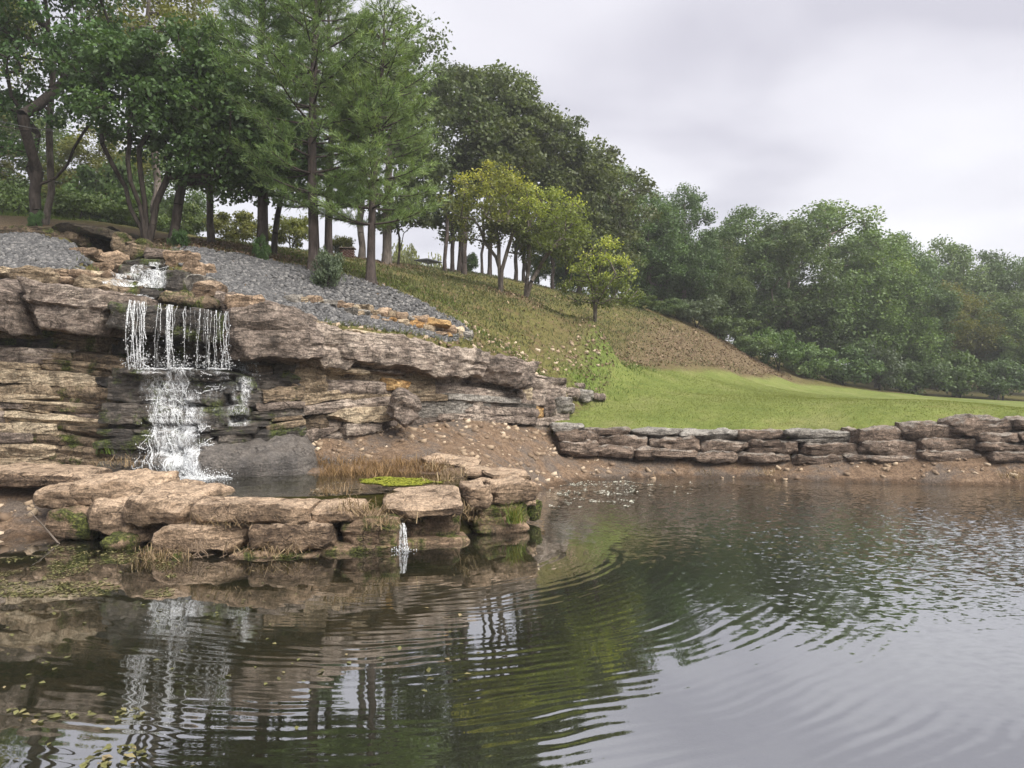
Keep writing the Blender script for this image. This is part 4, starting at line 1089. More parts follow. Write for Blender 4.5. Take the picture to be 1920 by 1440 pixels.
# lace of white water over the lower face
def veil(name, parent, rows, dens, Yr, y0=11.0, nu=60, nv=90, ymax=19, off=0.02, clampy=None):
    """rows: (z, px_left, px_right) from the top down"""
    zs = [r[0] for r in rows][::-1]; Ls = [r[1] for r in rows][::-1]; Rs = [r[2] for r in rows][::-1]
    V = np.zeros((nv, nu, 3)); ok = np.ones((nv, nu), bool); ed = np.zeros((nv, nu))
    for j, z in enumerate(np.linspace(rows[0][0], rows[-1][0], nv)):
        a, b = np.interp(z, zs, Ls), np.interp(z, zs, Rs)
        for i, u in enumerate(np.linspace(0, 1, nu)):
            x = XW(a + (b - a) * u, Yr); y = face_y(x, z, y0)
            if y is None or y > ymax: ok[j, i] = False; y = ymax
            V[j, i] = (x, y - off, z); ed[j, i] = dens * min(1, 8 * u, 8 * (1 - u))
    # water bridges hollows: never deeper than its neighbours by much
    for it in range(3):
        V[1:-1, :, 1] = np.minimum(V[1:-1, :, 1], (V[:-2, :, 1] + V[2:, :, 1]) / 2 + .01)
        V[:, 1:-1, 1] = np.minimum(V[:, 1:-1, 1], (V[:, :-2, 1] + V[:, 2:, 1]) / 2 + .01)
    i = (np.arange(nv - 1)[:, None] * nu + np.arange(nu - 1)[None, :]); k = ok[:-1, :-1] & ok[1:, 1:] & ok[1:, :-1] & ok[:-1, 1:]
    k &= (np.ptp(np.stack([V[:-1, :-1, 1], V[1:, 1:, 1], V[1:, :-1, 1], V[:-1, 1:, 1]]), axis=0) < .35)
    i = i[k]; Fq = np.stack([i, i + nu, i + nu + 1, i + 1], 1)
    me = mesh_np(name, V.reshape(-1, 3) - np.array(parent.location), Fq, ed[:-1, :-1][k], smooth=True)
    o = link(name, me, MATS['water_veil'], parent); o['kind'] = 'stuff'
    return o


def curtain(name, px0, px1, z0, z1, Yc, dens, nu=24, nv=40):
    V = np.zeros((nv, nu, 3)); ed = np.zeros((nv, nu))
    for j, t in enumerate(np.linspace(0, 1, nv)):
        for i, u in enumerate(np.linspace(0, 1, nu)):
            V[j, i] = (XW(px0 + (px1 - px0) * u, Yc) + .03 * t, Yc - .12 * math.sqrt(t) + .02 * math.sin(u * 40), z0 + (z1 - z0) * t); ed[j, i] = dens * min(1, 6 * u, 6 * (1 - u))
    i = (np.arange(nv - 1)[:, None] * nu + np.arange(nu - 1)[None, :]).ravel()
    return link(name, mesh_np(name, V.reshape(-1, 3) - np.array(fall.location), np.stack([i, i + nu, i + nu + 1, i + 1], 1), ed[:-1, :-1].ravel(), smooth=True), MATS['water_curtain'], fall)


fyl = lambda px: face_y(XW(px, 13.6), np.interp(px, (235, 430), (3.74, 3.52)) - .12) or 13.7
for px0, px1, dn in ((235, 275, .46), (294, 304, .40), (311, 326, .55), (340, 432, .28)):
    curtain('falling_curtain', px0, px1, float(np.interp((px0 + px1) / 2, (235, 430), (3.74, 3.52))), ZL, fyl((px0 + px1) / 2) - .02, dn)
veil('cascade_veil', fall, [(2.62, 234, 350), (2.2, 240, 356), (1.6, 262, 368), (1.1, 284, 374), (POOL_Z + .01, 294, 408)], .56, 13.5)
veil('cascade_veil', fall, [(2.62, 326, 398), (2.0, 334, 396), (1.4, 346, 402)], .34, 13.5)
veil('cascade_veil', fall, [(1.5, 285, 360), (POOL_Z + .01, 296, 395)], .50, 13.4, off=.05, nu=40, nv=50)
veil('side_veil', fall, [(2.66, 366, 466), (2.2, 370, 468), (1.5, 388, 466)], .42, 13.6)
lace = []


def run_down(px, z, wgt, drift, zend):
    x = XW(px, 13.5); P = []; d = 0.0
    while z > zend:
        y = face_y(x, z)
        if y is None: break
        if P and abs(y - P[-1][1]) > 0.16: break
        P.append((x, y - 0.015 - 0.015 * rs.rand(), z))
        d = 0.6 * d + rs.normal() * 0.012
        x += d + drift * 0.03; z -= 0.025 + 0.035 * rs.rand()
    if len(P) > 3:
        n = len(P); P = np.array(P)
        P[1:-1, 1] = np.minimum(P[1:-1, 1], (P[:-2, 1] + P[2:, 1]) / 2)
        a = 0.5 + 0.5 * np.sin(np.linspace(0, rs.rand() * 14 + 4, n) + rs.rand() * 6)
        lace.append((P, 0.0060 * wgt * (0.25 + a) * (0.5 + rs.rand())))


for k in range(46):
    px = 262 + 92 * rs.rand()
    run_down(px, ZL + 0.03 - 0.15 * rs.rand(), 1.0, np.interp(px, (246, 300, 365), (0.36, 0.18, -0.02)) + rs.normal() * .1, POOL_Z + 0.02)
for k in range(26):
    px = 272 + 78 * rs.rand(); run_down(px, 2.0 - 0.9 * rs.rand(), 1.2, 0.08 + rs.normal() * .10, POOL_Z + 0.02)
for k in range(9):
    run_down(368 + 85 * rs.rand(), ZL + 0.05, 0.45, rs.normal() * .05, 1.5 + .4 * rs.rand())
for k in range(14):                                          # base fan
    run_down(300 + 65 * rs.rand(), 1.05 - .2 * rs.rand(), 1.3, 0.15 + rs.normal() * .15, POOL_Z)
for k in range(36):                                          # little cross links of foam
    x = XW(250 + 130 * rs.rand(), 13.5); z = POOL_Z + .1 + 1.85 * rs.rand(); P = []
    for j in range(7):
        y = face_y(x, z)
        if y is None: break
        P.append((x, y - .025, z)); x += .035; z += rs.normal() * .018
    if len(P) > 3: lace.append((np.array(P), np.full(len(P), .008)))
o = link('cascade_lace', tube_mesh('cascade_lace', [(p - fl, r) for p, r in lace], 5), MATS['white_water'], fall); o['kind'] = 'stuff'
sp = []
for P, r in lace[::1]:
    k = rs.randint(0, len(P), 16); sp.append(P[k] + rs.normal(size=(16, 3)) * np.array([.05, .015, .05]) - np.array([0, .04, 0]))
for px, wgt, fy in land:
    n = int(26 * wgt); sp.append(np.stack([XW(px, 13.5) + rs.normal(size=n) * .09, fy + rs.normal(size=n) * .06, ZL + np.abs(rs.normal(size=n)) * .10], 1))
n = 900; sp.append(np.stack([XW(365, 13.1) + rs.normal(size=n) * .28, 13.05 + rs.normal(size=n) * .16, POOL_Z + np.abs(rs.normal(size=n)) * .07], 1))
o = link('spray_drops', drops_mesh('spray_drops', np.concatenate(dr + sp) - fl, 0.0085, rs), MATS['white_water'], fall); o['kind'] = 'stuff'
foam = []
for k in range(42):                                          # churned water where it lands
    x = XW(345, 13.0) + rs.rand() ** 1.6 * .6; y = 12.85 + rs.rand() * .5; a = rs.rand() * 6.28; P = []
    for j in range(7):
        P.append((x, y, POOL_Z + .004 + .012 * rs.rand())); a += rs.normal() * .5; x += .04 * math.cos(a); y += .03 * math.sin(a)
    foam.append((np.array(P), np.full(7, .010) * (.5 + rs.rand())))
for px0, px1, Y in ((238, 345, 0), (376, 440, 0)):           # line of froth on the ledge
    for k in range(26):
        x = XW(px0 + (px1 - px0) * rs.rand(), 13.5); P = []
        y = face_y(x, ZL - .06) or 13.6
        for j in range(6):
            P.append((x + .03 * j, y - .015 + rs.normal() * .012, ZL - .03 + rs.normal() * .012))
        foam.append((np.array(P), np.full(6, .009) * (.5 + rs.rand())))
link('foam', tube_mesh('foam', [(p - fl, r) for p, r in foam], 5), MATS['white_water'], fall)
# upper cascade in the channel
up = tag(empty('upper_cascade', (XW(280, 15.6), 15.6, 4.1)), 'small white cascade stepping down the channel above the main lip', 'waterfall')
ul = np.array(up.location); ln, dp = [], []
for px, n, z0, z1, w in ((281, 9, 4.66, 4.22, 1.2), (289, 6, 4.66, 4.25, .7), (300, 4, 4.62, 4.28, .5), (270, 5, 4.66, 4.25, .5), (306, 3, 4.6, 4.3, .4), (238, 6, 4.95, 4.5, .5), (246, 7, 4.85, 4.3, .6), (256, 7, 4.75, 4.2, .6)):
    for k in range(n):
        x = XW(px + rs.normal() * 2.2, 15.8); P = []
        for z in np.arange(z0 + .02 * rs.rand(), z1, -.03):
            y = face_y(x, z, 12.0)
            if y is None or y > 19: continue
            P.append((x, y - .02, z)); x += rs.normal() * .008 + (0.012 if px < 260 else 0)
        if len(P) > 3: ln.append((np.array(P), .008 * w * (.4 + rs.rand(len(P))))); dp.append(np.array(P) + rs.normal(size=(len(P), 3)) * .03)
for k in range(40):
    a = rs.rand(); px = 262 + 40 * rs.rand(); x = XW(px, 15.3); z = 4.3; y = 15.3
    h = TREE.ray_cast(Vector((x, 15.0 - rs.rand() * .6, 6)), Vector((0, 0, -1)))
    if h[0] is None: continue
    P = np.array([(h[0].x + .03 * j, h[0].y - .03 * j, h[0].z + .012 + rs.normal() * .004) for j in range(5)]); ln.append((P, np.full(5, .008) * (.4 + rs.rand())))
veil('cascade_veil', up, [(4.70, 262, 312), (4.22, 260, 312)], .55, 15.8, 12.0, nu=30, nv=24)
veil('cascade_veil', up, [(5.0, 226, 250), (4.5, 232, 268), (4.2, 248, 282)], .65, 16.2, 12.0, nu=24, nv=40)
if ln:
    o = link('cascade_lace', tube_mesh('cascade_lace', [(p - ul, r * .7) for p, r in ln], 5), MATS['white_water'], up); o['kind'] = 'stuff'
    o = link('spray_drops', drops_mesh('spray_drops', np.concatenate(dp) - ul, .008, rs), MATS['white_water'], up); o['kind'] = 'stuff'
sp_ = tag(empty('outlet_spill', (XW(752, 10.75), 10.75, 0)), 'thin white spill from the pool between the mossy rim stones', 'waterfall')
ln = []
for k in range(15):
    m = 10; t = np.linspace(0, 1, m); x = XW(749, 10.6) + .06 * rs.rand() + .05 * t + np.cumsum(rs.normal(size=m)) * .006
    ln.append((np.stack([x, 10.62 - .18 * t + 0 * x, .34 - .335 * t ** 1.4], 1) - np.array(sp_.location), .0032 * (.3 + rs.rand(m))))
link('falling_thread', tube_mesh('falling_thread', ln, 5), MATS['white_water'], sp_)
n = 70; o = link('spray_drops', drops_mesh('spray_drops', np.stack([XW(753, 10.45) + rs.normal(size=n) * .07, 10.42 + rs.normal(size=n) * .06, np.abs(rs.normal(size=n)) * .025 + .004], 1) - np.array(sp_.location), .008, rs), MATS['white_water'], sp_); o['kind'] = 'stuff'

# ------------------------------------------------------------------ floating things
rs = np.random.RandomState(33)


def float_pts(px0, px1, py0, py1, n, z=0.006, clump=0.45, fr=1.0, seed=1):
    px = px0 + (px1 - px0) * rs.rand(n); py = py0 + (py1 - py0) * rs.rand(n); Y = HC * F / (py - 720); x = XW(px, Y)
    k = fbm(np.stack([x * fr, Y * fr, 0 * x], 1) * 1.2, seed, 3) > clump
    return np.stack([x[k], Y[k], z + 0 * x[k]], 1)


fp = np.concatenate([float_pts(-30, 330, 1022, 1120, 3600, clump=.05, fr=2.2, seed=2), float_pts(-20, 700, 1040, 1300, 160, clump=.0, seed=3)])
leaf_scatter('floating_weed', fp, 0.038, 'floating', 'green pondweed leaves floating by the bank', 34, True, 1.0)
fp = np.concatenate([float_pts(-20, 270, 1330, 1440, 210, clump=.18, fr=2.5, seed=4), float_pts(0, 900, 1130, 1440, 45, clump=-1, seed=5)])
leaf_scatter('floating_leaves', fp, 0.055, 'floating', 'fallen leaves floating on the near water', 35, True, 1.0)
fp = np.concatenate([float_pts(1010, 1190, 903, 952, 1500, clump=.34, fr=3.2, seed=6), float_pts(1030, 1300, 902, 930, 900, clump=.36, fr=3.0, seed=7)])
leaf_scatter('floating_scum', fp, 0.055, 'scum', 'pale flecks floating near the far bank', 36, True, 1.0)
ax, ay = XW(748, 12.4), 12.55
n = 9000; a = rs.rand(n) * 6.28; r = np.sqrt(rs.rand(n)); pts = np.stack([ax + r * np.cos(a) * .80, ay + .1 + r * np.sin(a) * .62, np.full(n, POOL_Z + .006)], 1)
pts = pts[(r + .55 * fbm(pts * 3.2, 8, 4)) < .80]
leaf_mat('algae', (0.13, 0.15, 0.016), (0.27, 0.29, 0.025), (0.38, 0.36, 0.06), trans=0.1, rough=0.7)
leaf_scatter('algae_mat', pts, 0.045, 'algae', 'bright yellow-green algae floating on the pool', 37, True, 1.0)


# ------------------------------------------------------------------ trees
def make_tree(seed, trunks, ells, n_clump, n_leaf, leaf, clump_r, r_trunk, up=0.5, shell=0.55, tint_top=0.0, sag=0.0, tip=0.012, squash=.62):
    """trunks: list of polylines from the base (local coords); ells: (cx,cy,cz,rx,ry,rz). Returns wood mesh data, leaf mesh data."""
    rs = np.random.RandomState(seed)
    pos, par = [], []
    for tr in trunks:
        tr = np.array(tr, float); seg = np.linalg.norm(np.diff(tr, axis=0), axis=1).cumsum(); L = seg[-1]
        n = max(4, int(L / 0.5)); t = np.concatenate([[0], seg]); q = np.stack([np.interp(np.linspace(0, L, n), t, tr[:, k]) for k in range(3)], 1)
        q[1:-1] += rs.normal(size=(n - 2, 3)) * .03
        for k in range(n):
            pos.append(q[k]); par.append(len(pos) - 2 if k else -1)
    ntr = len(pos)
    vol = np.array([e[3] * e[4] * e[5] for e in ells]) ** 0.75; vol /= vol.sum()
    C = []
    for e, v in zip(ells, vol):
        m = max(3, int(round(n_clump * v))); d = rs.normal(size=(m, 3)); d /= np.linalg.norm(d, axis=1)[:, None]
        r = rs.rand(m) ** (1 / 3) * (1 - shell) + shell * (0.72 + 0.28 * rs.rand(m))
        r *= 1 + 0.16 * vnoise(d * 2.2 + seed, seed)
        C.append(np.array(e[:3]) + d * r[:, None] * np.array(e[3:]))
    C = np.concatenate(C)
    T0 = np.array(pos); dist = np.linalg.norm(C[:, None] - T0[None], axis=2).min(1)
    C = C[np.argsort(dist)]
    for c in C:
        Pn = np.array(pos); dv = c - Pn; d = np.linalg.norm(dv, axis=1)
        cost = d + 0.9 * np.maximum(0, Pn[:, 2] - c[2] + 0.1) + np.where(np.arange(len(Pn)) < ntr, np.where(Pn[:, 2] < 0.25 * T0[:, 2].max(), 2.5, 0), 0)
        j = int(np.argmin(cost)); m = max(1, int(d[j] / 0.6)); prev = j
        for k in range(1, m + 1):
            t = k / m; p = Pn[j] + dv[j] * t; p[2] += (0.12 - sag) * d[j] * math.sin(math.pi * t) ; p += rs.normal(size=3) * .05 * (k < m)
            pos.append(p); par.append(prev); prev = len(pos) - 1
    P = np.array(pos); n = len(P); w = np.zeros(n); ch = np.zeros(n)
    for k in range(n): 
        if par[k] >= 0: ch[par[k]] += 1
    w[ch == 0] = 1
    for k in range(n - 1, -1, -1):
        if par[k] >= 0: w[par[k]] += w[k]
    w = np.maximum(w, 1); rad = tip * w ** 0.5
    root = [k for k in range(n) if par[k] < 0]; f = r_trunk / max(rad[root])
    rad = tip + (rad - tip) * (f if f > 0 else 1)
    rad[:ntr] = np.maximum(rad[:ntr], r_trunk * 0.25)
    for k in root: rad[k] *= 1.3
    lines = []
    for k in range(n):
        if par[k] >= 0:
            a = par[k]; r0 = rad[a] if (k < ntr or rad[a] < rad[k] * 1.8) else rad[k] * 1.25
            lines.append((P[a], P[k], r0, rad[k]))
    A = np.array([l[0] for l in lines]); B = np.array([l[1] for l in lines]); r0 = np.array([l[2] for l in lines]); r1 = np.array([l[3] for l in lines])
    T = B - A; T /= np.linalg.norm(T, axis=1)[:, None] + 1e-9
    upv = np.where(np.abs(T[:, 2:3]) > .9, np.array([[1., 0, 0]]), np.array([[0, 0, 1.]])); X = np.cross(T, upv); X /= np.linalg.norm(X, axis=1)[:, None]; Yv = np.cross(T, X)
    sides = 6; an = np.arange(sides) / sides * 2 * math.pi
    ring = X[:, None] * np.cos(an)[None, :, None] + Yv[:, None] * np.sin(an)[None, :, None]
    V = np.concatenate([A[:, None] + ring * r0[:, None, None], B[:, None] + ring * r1[:, None, None]], 1).reshape(-1, 3)
    j = np.arange(sides); Q = np.stack([j, (j + 1) % sides, sides + (j + 1) % sides, sides + j], -1)
    Fq = (Q[None] + 2 * sides * np.arange(len(lines))[:, None, None]).reshape(-1, 4)
    # leaves
    per = rs.multinomial(n_leaf, rs.dirichlet(np.full(len(C), 3.0)))
    cc = np.repeat(C, per, axis=0); m = len(cc)
    d = rs.normal(size=(m, 3)); d /= np.linalg.norm(d, axis=1)[:, None]; rr = (rs.rand(m) ** 0.45)
    cr = np.repeat(clump_r * (0.65 + 0.7 * rs.rand(len(C))), per)
    lp = cc + d * (rr * cr)[:, None] * np.array([1, 1, squash])
    ct = np.repeat(rs.rand(len(C)), per)
    ctr = np.array([e[:3] for e in ells]).mean(0); ext = np.array([e[5] for e in ells]).max() + 1e-6
    hi = np.clip((lp[:, 2] - ctr[2]) / ext, -1, 1)
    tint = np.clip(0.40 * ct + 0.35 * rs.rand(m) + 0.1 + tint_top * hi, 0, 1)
    nr = rs.normal(size=(m, 3)) * .8 + d * .5; nr[:, 2] += up; nr /= np.linalg.norm(nr, axis=1)[:, None]
    a = rs.normal(size=(m, 3)); t = np.cross(nr, a); t /= np.linalg.norm(t, axis=1)[:, None] + 1e-9; b = np.cross(nr, t); s = (leaf * (.6 + .8 * rs.rand(m)))[:, None]
    LV = np.stack([lp - t * s * .5, lp + b * s * .34 + nr * s * .08, lp + t * s * .55, lp - b * s * .34 + nr * s * .08], 1).reshape(-1, 3)
    LF = 4 * np.arange(m)[:, None] + np.array([0, 1, 2, 3])
    return (V, Fq), (LV, LF, tint)


def put_tree(name, base, wood, leaves, bark, lmat, label, cat='tree', group=None, woodname='trunk', leafname='crown'):
    t = tag(empty(name, tuple(base)), label, cat, group)
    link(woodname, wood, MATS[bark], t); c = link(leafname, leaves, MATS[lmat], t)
    return t


def tree_px(name, px, Y, stems, crowns, seed, n_clump, n_leaf, leaf, clump_r, r_trunk, bark, lmat, label, py=None, cat='tree', group=None, **kw):
    """stems: list of [(px,py),...] after the base; crowns: (px,py,rx_px,ry_px[,dY]) at the tree's depth"""
    x = XW(px, Y); z = float(ground_z(x, Y)[0]) - 0.05
    if py is None: py = 720 - (z - HC) / Y * F
    b = np.array([x, Y, z]); rs = np.random.RandomState(seed + 1)
    tr = []
    for s in stems:
        L = [np.zeros(3)]
        for k, q in enumerate(s):
            w = W(q[0], q[1], Y) - b; w[1] += (q[2] if len(q) > 2 else rs.normal() * .15 * (k + 1)); L.append(w)
        tr.append(L)
    el = []
    for c in crowns:
        w = W(c[0], c[1], Y) - b; rx = c[2] / F * Y; rz_ = c[3] / F * Y; w[1] += c[4] if len(c) > 4 else 0
        el.append((*w, rx, min(rx * .85, 2.6), rz_))
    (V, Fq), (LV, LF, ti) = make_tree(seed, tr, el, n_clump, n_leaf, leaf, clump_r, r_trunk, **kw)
    return put_tree(name, b, mesh_np('trunk', V, Fq, smooth=True), mesh_np('crown', LV, LF, ti), bark, lmat, label, cat, group)


# --- broadleaf trees over the cascade
tree_px('shade_tree', 66, 21.2, [[(66, 370), (72, 330), (82, 240), (95, 120), (90, 0)], [(70, 352), (115, 325), (160, 285), (205, 230)], [(66, 350), (52, 290), (36, 240), (20, 180)]],
        [(90, 60, 150, 110), (-40, 130, 110, 110), (190, 130, 110, 90), (30, 240, 110, 45), (100, -110, 190, 110)], 1, 200, 15500, 0.12, 0.45, 0.15, 'bark_dark', 'leaf_dark', 'dark forked tree nearest the photo edge, beside the culvert')
tree_px('shade_tree', 84, 22.4, [[(86, 350), (88, 250), (100, 100), (110, -60)]], [(70, 0, 130, 120), (20, 120, 90, 80)], 2, 70, 8000, 0.115, 0.6, 0.10, 'bark_grey', 'leaf_mid', 'slim straight trunk close behind the dark forked tree')
tree_px('dogwood_tree', 275, 20.0, [[(252, 400), (228, 340), (205, 280), (180, 220)], [(268, 400), (258, 330), (250, 240), (255, 150)], [(276, 400), (272, 300), (290, 200)], [(290, 400), (305, 340), (315, 280)]],
        [(250, 190, 130, 95), (370, 200, 120, 95), (460, 250, 95, 75), (180, 130, 90, 75), (330, 110, 110, 60), (510, 300, 65, 40), (390, 300, 90, 40)], 3, 250, 22000, 0.12, 0.43, 0.085, 'bark_dark', 'leaf_dark', 'multi-stemmed dark-leaved tree spreading over the stream channel', up=0.7)
tree_px('shade_tree', 322, 20.3, [[(328, 410), (340, 350), (352, 300), (360, 220)]], [(400, 230, 90, 80), (430, 330, 60, 40), (320, 200, 80, 60)], 4, 90, 10000, 0.115, 0.55, 0.13, 'bark_dark', 'leaf_dark', 'thick dark leaning trunk just right of the multi-stemmed tree')
tree_px('shade_tree', 397, 23.0, [[(394, 420), (390, 360), (388, 280), (392, 160)]], [(392, 330, 75, 40), (400, 230, 90, 80), (380, 120, 90, 80)], 5, 90, 9000, 0.115, 0.6, 0.105, 'bark_grey', 'leaf_mid', 'slender grey trunk standing alone in the gap before yellow bushes')
# airy pale trees behind
tree_px('airy_tree', 285, 29, [[(290, 350), (285, 200), (275, 60), (280, -60)]], [(300, 40, 120, 110), (240, -20, 90, 90), (380, 20, 70, 90)], 6, 110, 9000, 0.13, 0.75, 0.14, 'bark_grey', 'leaf_yellowish', 'tall airy pale-green tree showing sky above the dark crowns')
tree_px('airy_tree', -60, 27, [[(-50, 300), (-40, 150), (-30, 0)]], [(-20, 90, 80, 120), (-60, 0, 120, 90)], 7, 80, 9000, 0.12, 0.6, 0.14, 'bark_grey', 'leaf_yellowish', 'yellowish tree crown cut by the top corner of the photo')


# --- pines
def make_pine(seed, H, z0, rmax, lean, n_tuft_target, top_r=0.15, r_trunk=0.14, needle=0.15):
    rs = np.random.RandomState(seed); lines = []; tuft = []
    ax = lambda z: np.array([lean * z / H + .05 * math.sin(z * .8 + seed), 0.04 * math.sin(z * .6), z])
    zs = np.linspace(0, H, 24); lines.append((np.array([ax(z) for z in zs]), (r_trunk * (1 - zs / H) ** .75 + .012) * (1 + .5 * np.exp(-zs / .25))))
    z = z0
    while z < H - .2:
        f = (z - z0) / (H - z0); R_ = rmax * (1 - f) ** .65 * (0.72 + .28 * min(1, f * 5)) + top_r
        nb = rs.randint(4, 7); a0 = rs.rand() * 6.28
        for k in range(nb):
            a = a0 + k * 6.28 / nb + rs.normal() * .2; L = R_ * (0.65 + .5 * rs.rand()); m = 7; t = np.linspace(0, 1, m)
            rise = (-.05 + .45 * f + rs.normal() * .08)
            P = ax(z) + np.stack([np.cos(a) * L * t, np.sin(a) * L * t, L * (rise * t + .22 * t ** 2.5)], 1)
            lines.append((P, np.linspace(.014 + .011 * L, .006, m)))
            ns = int(4 + L * 5)
            for q in range(ns):
                t0 = .22 + .78 * (q + rs.rand()) / ns; b = np.array([np.interp(t0, t, P[:, c]) for c in range(3)])
                sgn = rs.choice((-1, 1)); a2 = a + sgn * (.5 + .5 * rs.rand()); l2 = (.25 + .35 * L * .5 * (1.1 - t0)) * (.6 + .8 * rs.rand())
                e = b + np.array([math.cos(a2) * l2, math.sin(a2) * l2, l2 * (.25 + .3 * rs.rand())])
                lines.append((np.array([b, e]), np.array([.007, .004])))
                for w in np.linspace(.25, 1, max(2, int(l2 / .085))):
                    tuft.append((*(b + (e - b) * w + rs.normal(size=3) * .03), *(e - b)))
            for w in np.linspace(.45, 1, int(4 + L * 4)):
                b = np.array([np.interp(w, t, P[:, c]) for c in range(3)]); tuft.append((*b, *(P[-1] - P[-2])))
        z += .30 + .22 * rs.rand()
    for k in range(6): tuft.append((*ax(H - .08 * k), 0, 0, 1))
    T = np.array(tuft)
    if len(T) > n_tuft_target: T = T[rs.choice(len(T), n_tuft_target, False)]
    nn = 11; m = len(T); D = T[:, 3:] / (np.linalg.norm(T[:, 3:], axis=1)[:, None] + 1e-9)
    d = D[:, None] * .75 + rs.normal(size=(m, nn, 3)) * .55; d[..., 2] += .15; d /= np.linalg.norm(d, axis=2)[..., None]
    b = T[:, None, :3] + rs.normal(size=(m, nn, 3)) * .018; s = needle * (.7 + .6 * rs.rand(m, nn, 1))
    w = np.cross(d, rs.normal(size=(m, nn, 3))); w /= np.linalg.norm(w, axis=2)[..., None]; w *= .0068
    V = np.stack([b - w, b + w, b + d * s + w * .4, b + d * s - w * .4], 2).reshape(-1, 3)
    Fq = 4 * np.arange(m * nn)[:, None] + np.array([0, 1, 2, 3])
    tint = np.clip(.45 * np.repeat(rs.rand(m), nn) + .4 * rs.rand(m * nn) + .1 * np.repeat(T[:, 2] / H, nn), 0, 1)
    return tube_mesh('trunk', lines, 5), mesh_np('crown', V, Fq, tint)


def pine(px, Y, **kw):
    label = kw.pop('label'); x = XW(px, Y); z = float(ground_z(x, Y)[0]) - .05
    wood, lv = make_pine(**kw); put_tree('pine_tree', (x, Y, z), wood, lv, 'bark_pine', 'needle', label)


pine(487, 20.6, seed=1, H=10.5, z0=2.3, rmax=1.9, lean=.1, n_tuft_target=9000, r_trunk=.15, label='pine with the thick dark trunk rising from an evergreen shrub')
pine(585, 19.7, seed=2, H=10.2, z0=1.75, rmax=2.3, lean=.1, n_tuft_target=11500, r_trunk=.14, label='tall pine whose trunk stands behind the grey-green shrub')
pine(694, 20.0, seed=3, H=7.3, z0=1.55, rmax=2.0, lean=.35, n_tuft_target=10500, r_trunk=.11, label='pine with bare slim trunk at the lower corner of the gravel')
pine(618, 23.5, seed=4, H=9.0, z0=2.2, rmax=1.9, lean=0, n_tuft_target=6500, r_trunk=.12, label='pine half hidden behind the tall pine and shrub')
tree_px('shade_tree', 513, 22.2, [[(518, 430), (524, 380), (528, 300), (530, 200)]], [(530, 330, 70, 55), (500, 250, 70, 60)], 12, 60, 6500, .115, .55, .085, 'bark_dark', 'leaf_dark', 'thin dark leaning trunk right beside the thick pine trunk')
# --- hardwoods on the crest
tree_px('hardwood_tree', 678, 31, [[(677, 420), (676, 340), (680, 220), (690, 110)]], [(700, 170, 90, 110), (750, 260, 60, 80)], 14, 90, 8000, .15, .7, .15, 'bark_grey', 'leaf_oak', 'pale trunk between two pines with brush at its foot')
tree_px('hardwood_tree', 725, 31, [[(727, 430), (730, 340), (740, 220), (750, 110)]], [(770, 140, 80, 100), (790, 250, 60, 90), (740, 380, 60, 50), (800, 350, 50, 55)], 15, 130, 11000, .15, .68, .21, 'bark_grey', 'leaf_oak', 'widest grey trunk on the crest, right of the bare pine trunk')
tree_px('sapling', 746, 31.5, [[(750, 460), (752, 440), (742, 415)], [(750, 465), (756, 435), (768, 415)]], [(760, 405, 45, 25), (720, 420, 30, 20)], 16, 30, 1600, .13, .4, .05, 'bark_dark', 'leaf_oak', 'small crooked dark sapling beside the widest grey trunk')
CREST = [(834, 34.5, .13, [(880, 240, 70, 100), (850, 330, 60, 60)], 'leftmost trunk of the oak cluster on the crest'),
         (848, 35.5, .15, [(900, 190, 75, 70), (840, 400, 50, 40)], 'second trunk of the oak cluster on the crest'),
         (861, 36.5, .17, [(950, 230, 80, 90)], 'dark third trunk of the oak cluster on the crest'),
         (870, 35, .19, [(930, 300, 80, 70), (870, 180, 60, 60)], 'thickest trunk, rightmost of the four close oak trunks on the crest'),
         (904, 37, .10, [(960, 320, 70, 60)], 'thin lone trunk between oak cluster and first yellow tree'),
         (918, 37, .17, [(1000, 270, 75, 75), (990, 350, 70, 60)], 'dark oak trunk directly behind the first yellow redbud'),
         (967, 38, .15, [(1040, 270, 70, 70), (1010, 420, 60, 60)], 'oak trunk behind the gap between the two big redbuds'),
         (982, 38.5, .14, [(1060, 330, 70, 70), (1090, 400, 70, 80)], 'oak trunk hidden behind the forked redbud'),
         (1036, 39, .14, [(1100, 320, 65, 65), (1080, 440, 70, 60)], 'oak trunk seen under the forked redbud crown'),
         (1060, 40, .14, [(1150, 370, 75, 80), (1130, 470, 70, 70)], 'last oak trunk before the dense wood begins')]
for k, (px, Y, r, cr, lab) in enumerate(CREST):
    tp = cr[0]
    tree_px('oak_tree', px, Y, [[(px + 1, 460), (px + 3, 400), (px * .6 + tp[0] * .4, 320), (tp[0], tp[1] + 20)]], cr, 40 + k, 80, 7500,   .17, .60, r * .75, 'bark_pine', 'leaf_oak', lab, group='oaks on the crest')
# --- yellow redbuds
tree_px('redbud_tree', 939, 28, [[(938, 500), (936, 470), (930, 420), (925, 370)], [(938, 495), (918, 465), (900, 430)], [(939, 500), (950, 480), (962, 440)]], [(925, 380, 85, 65), (895, 420, 60, 45), (965, 430, 55, 50), (930, 350, 55, 45)], 60, 150, 8500, .09, .38, .085, 'bark_grey', 'leaf_redbud', 'yellowing redbud with a single trunk, first of the three', tint_top=.30)
tree_px('redbud_tree', 986, 28, [[(990, 510), (992, 470), (995, 420), (1010, 370)], [(995, 530), (1010, 500), (1035, 470), (1060, 430)], [(988, 510), (980, 470), (970, 430)]], [(1020, 410, 85, 60), (1060, 430, 60, 50), (980, 400, 55, 55), (1030, 470, 60, 35)], 61, 160, 9000, .09, .38, .085, 'bark_grey', 'leaf_redbud', 'yellowing redbud forked from the ground, middle of the three', tint_top=.32)
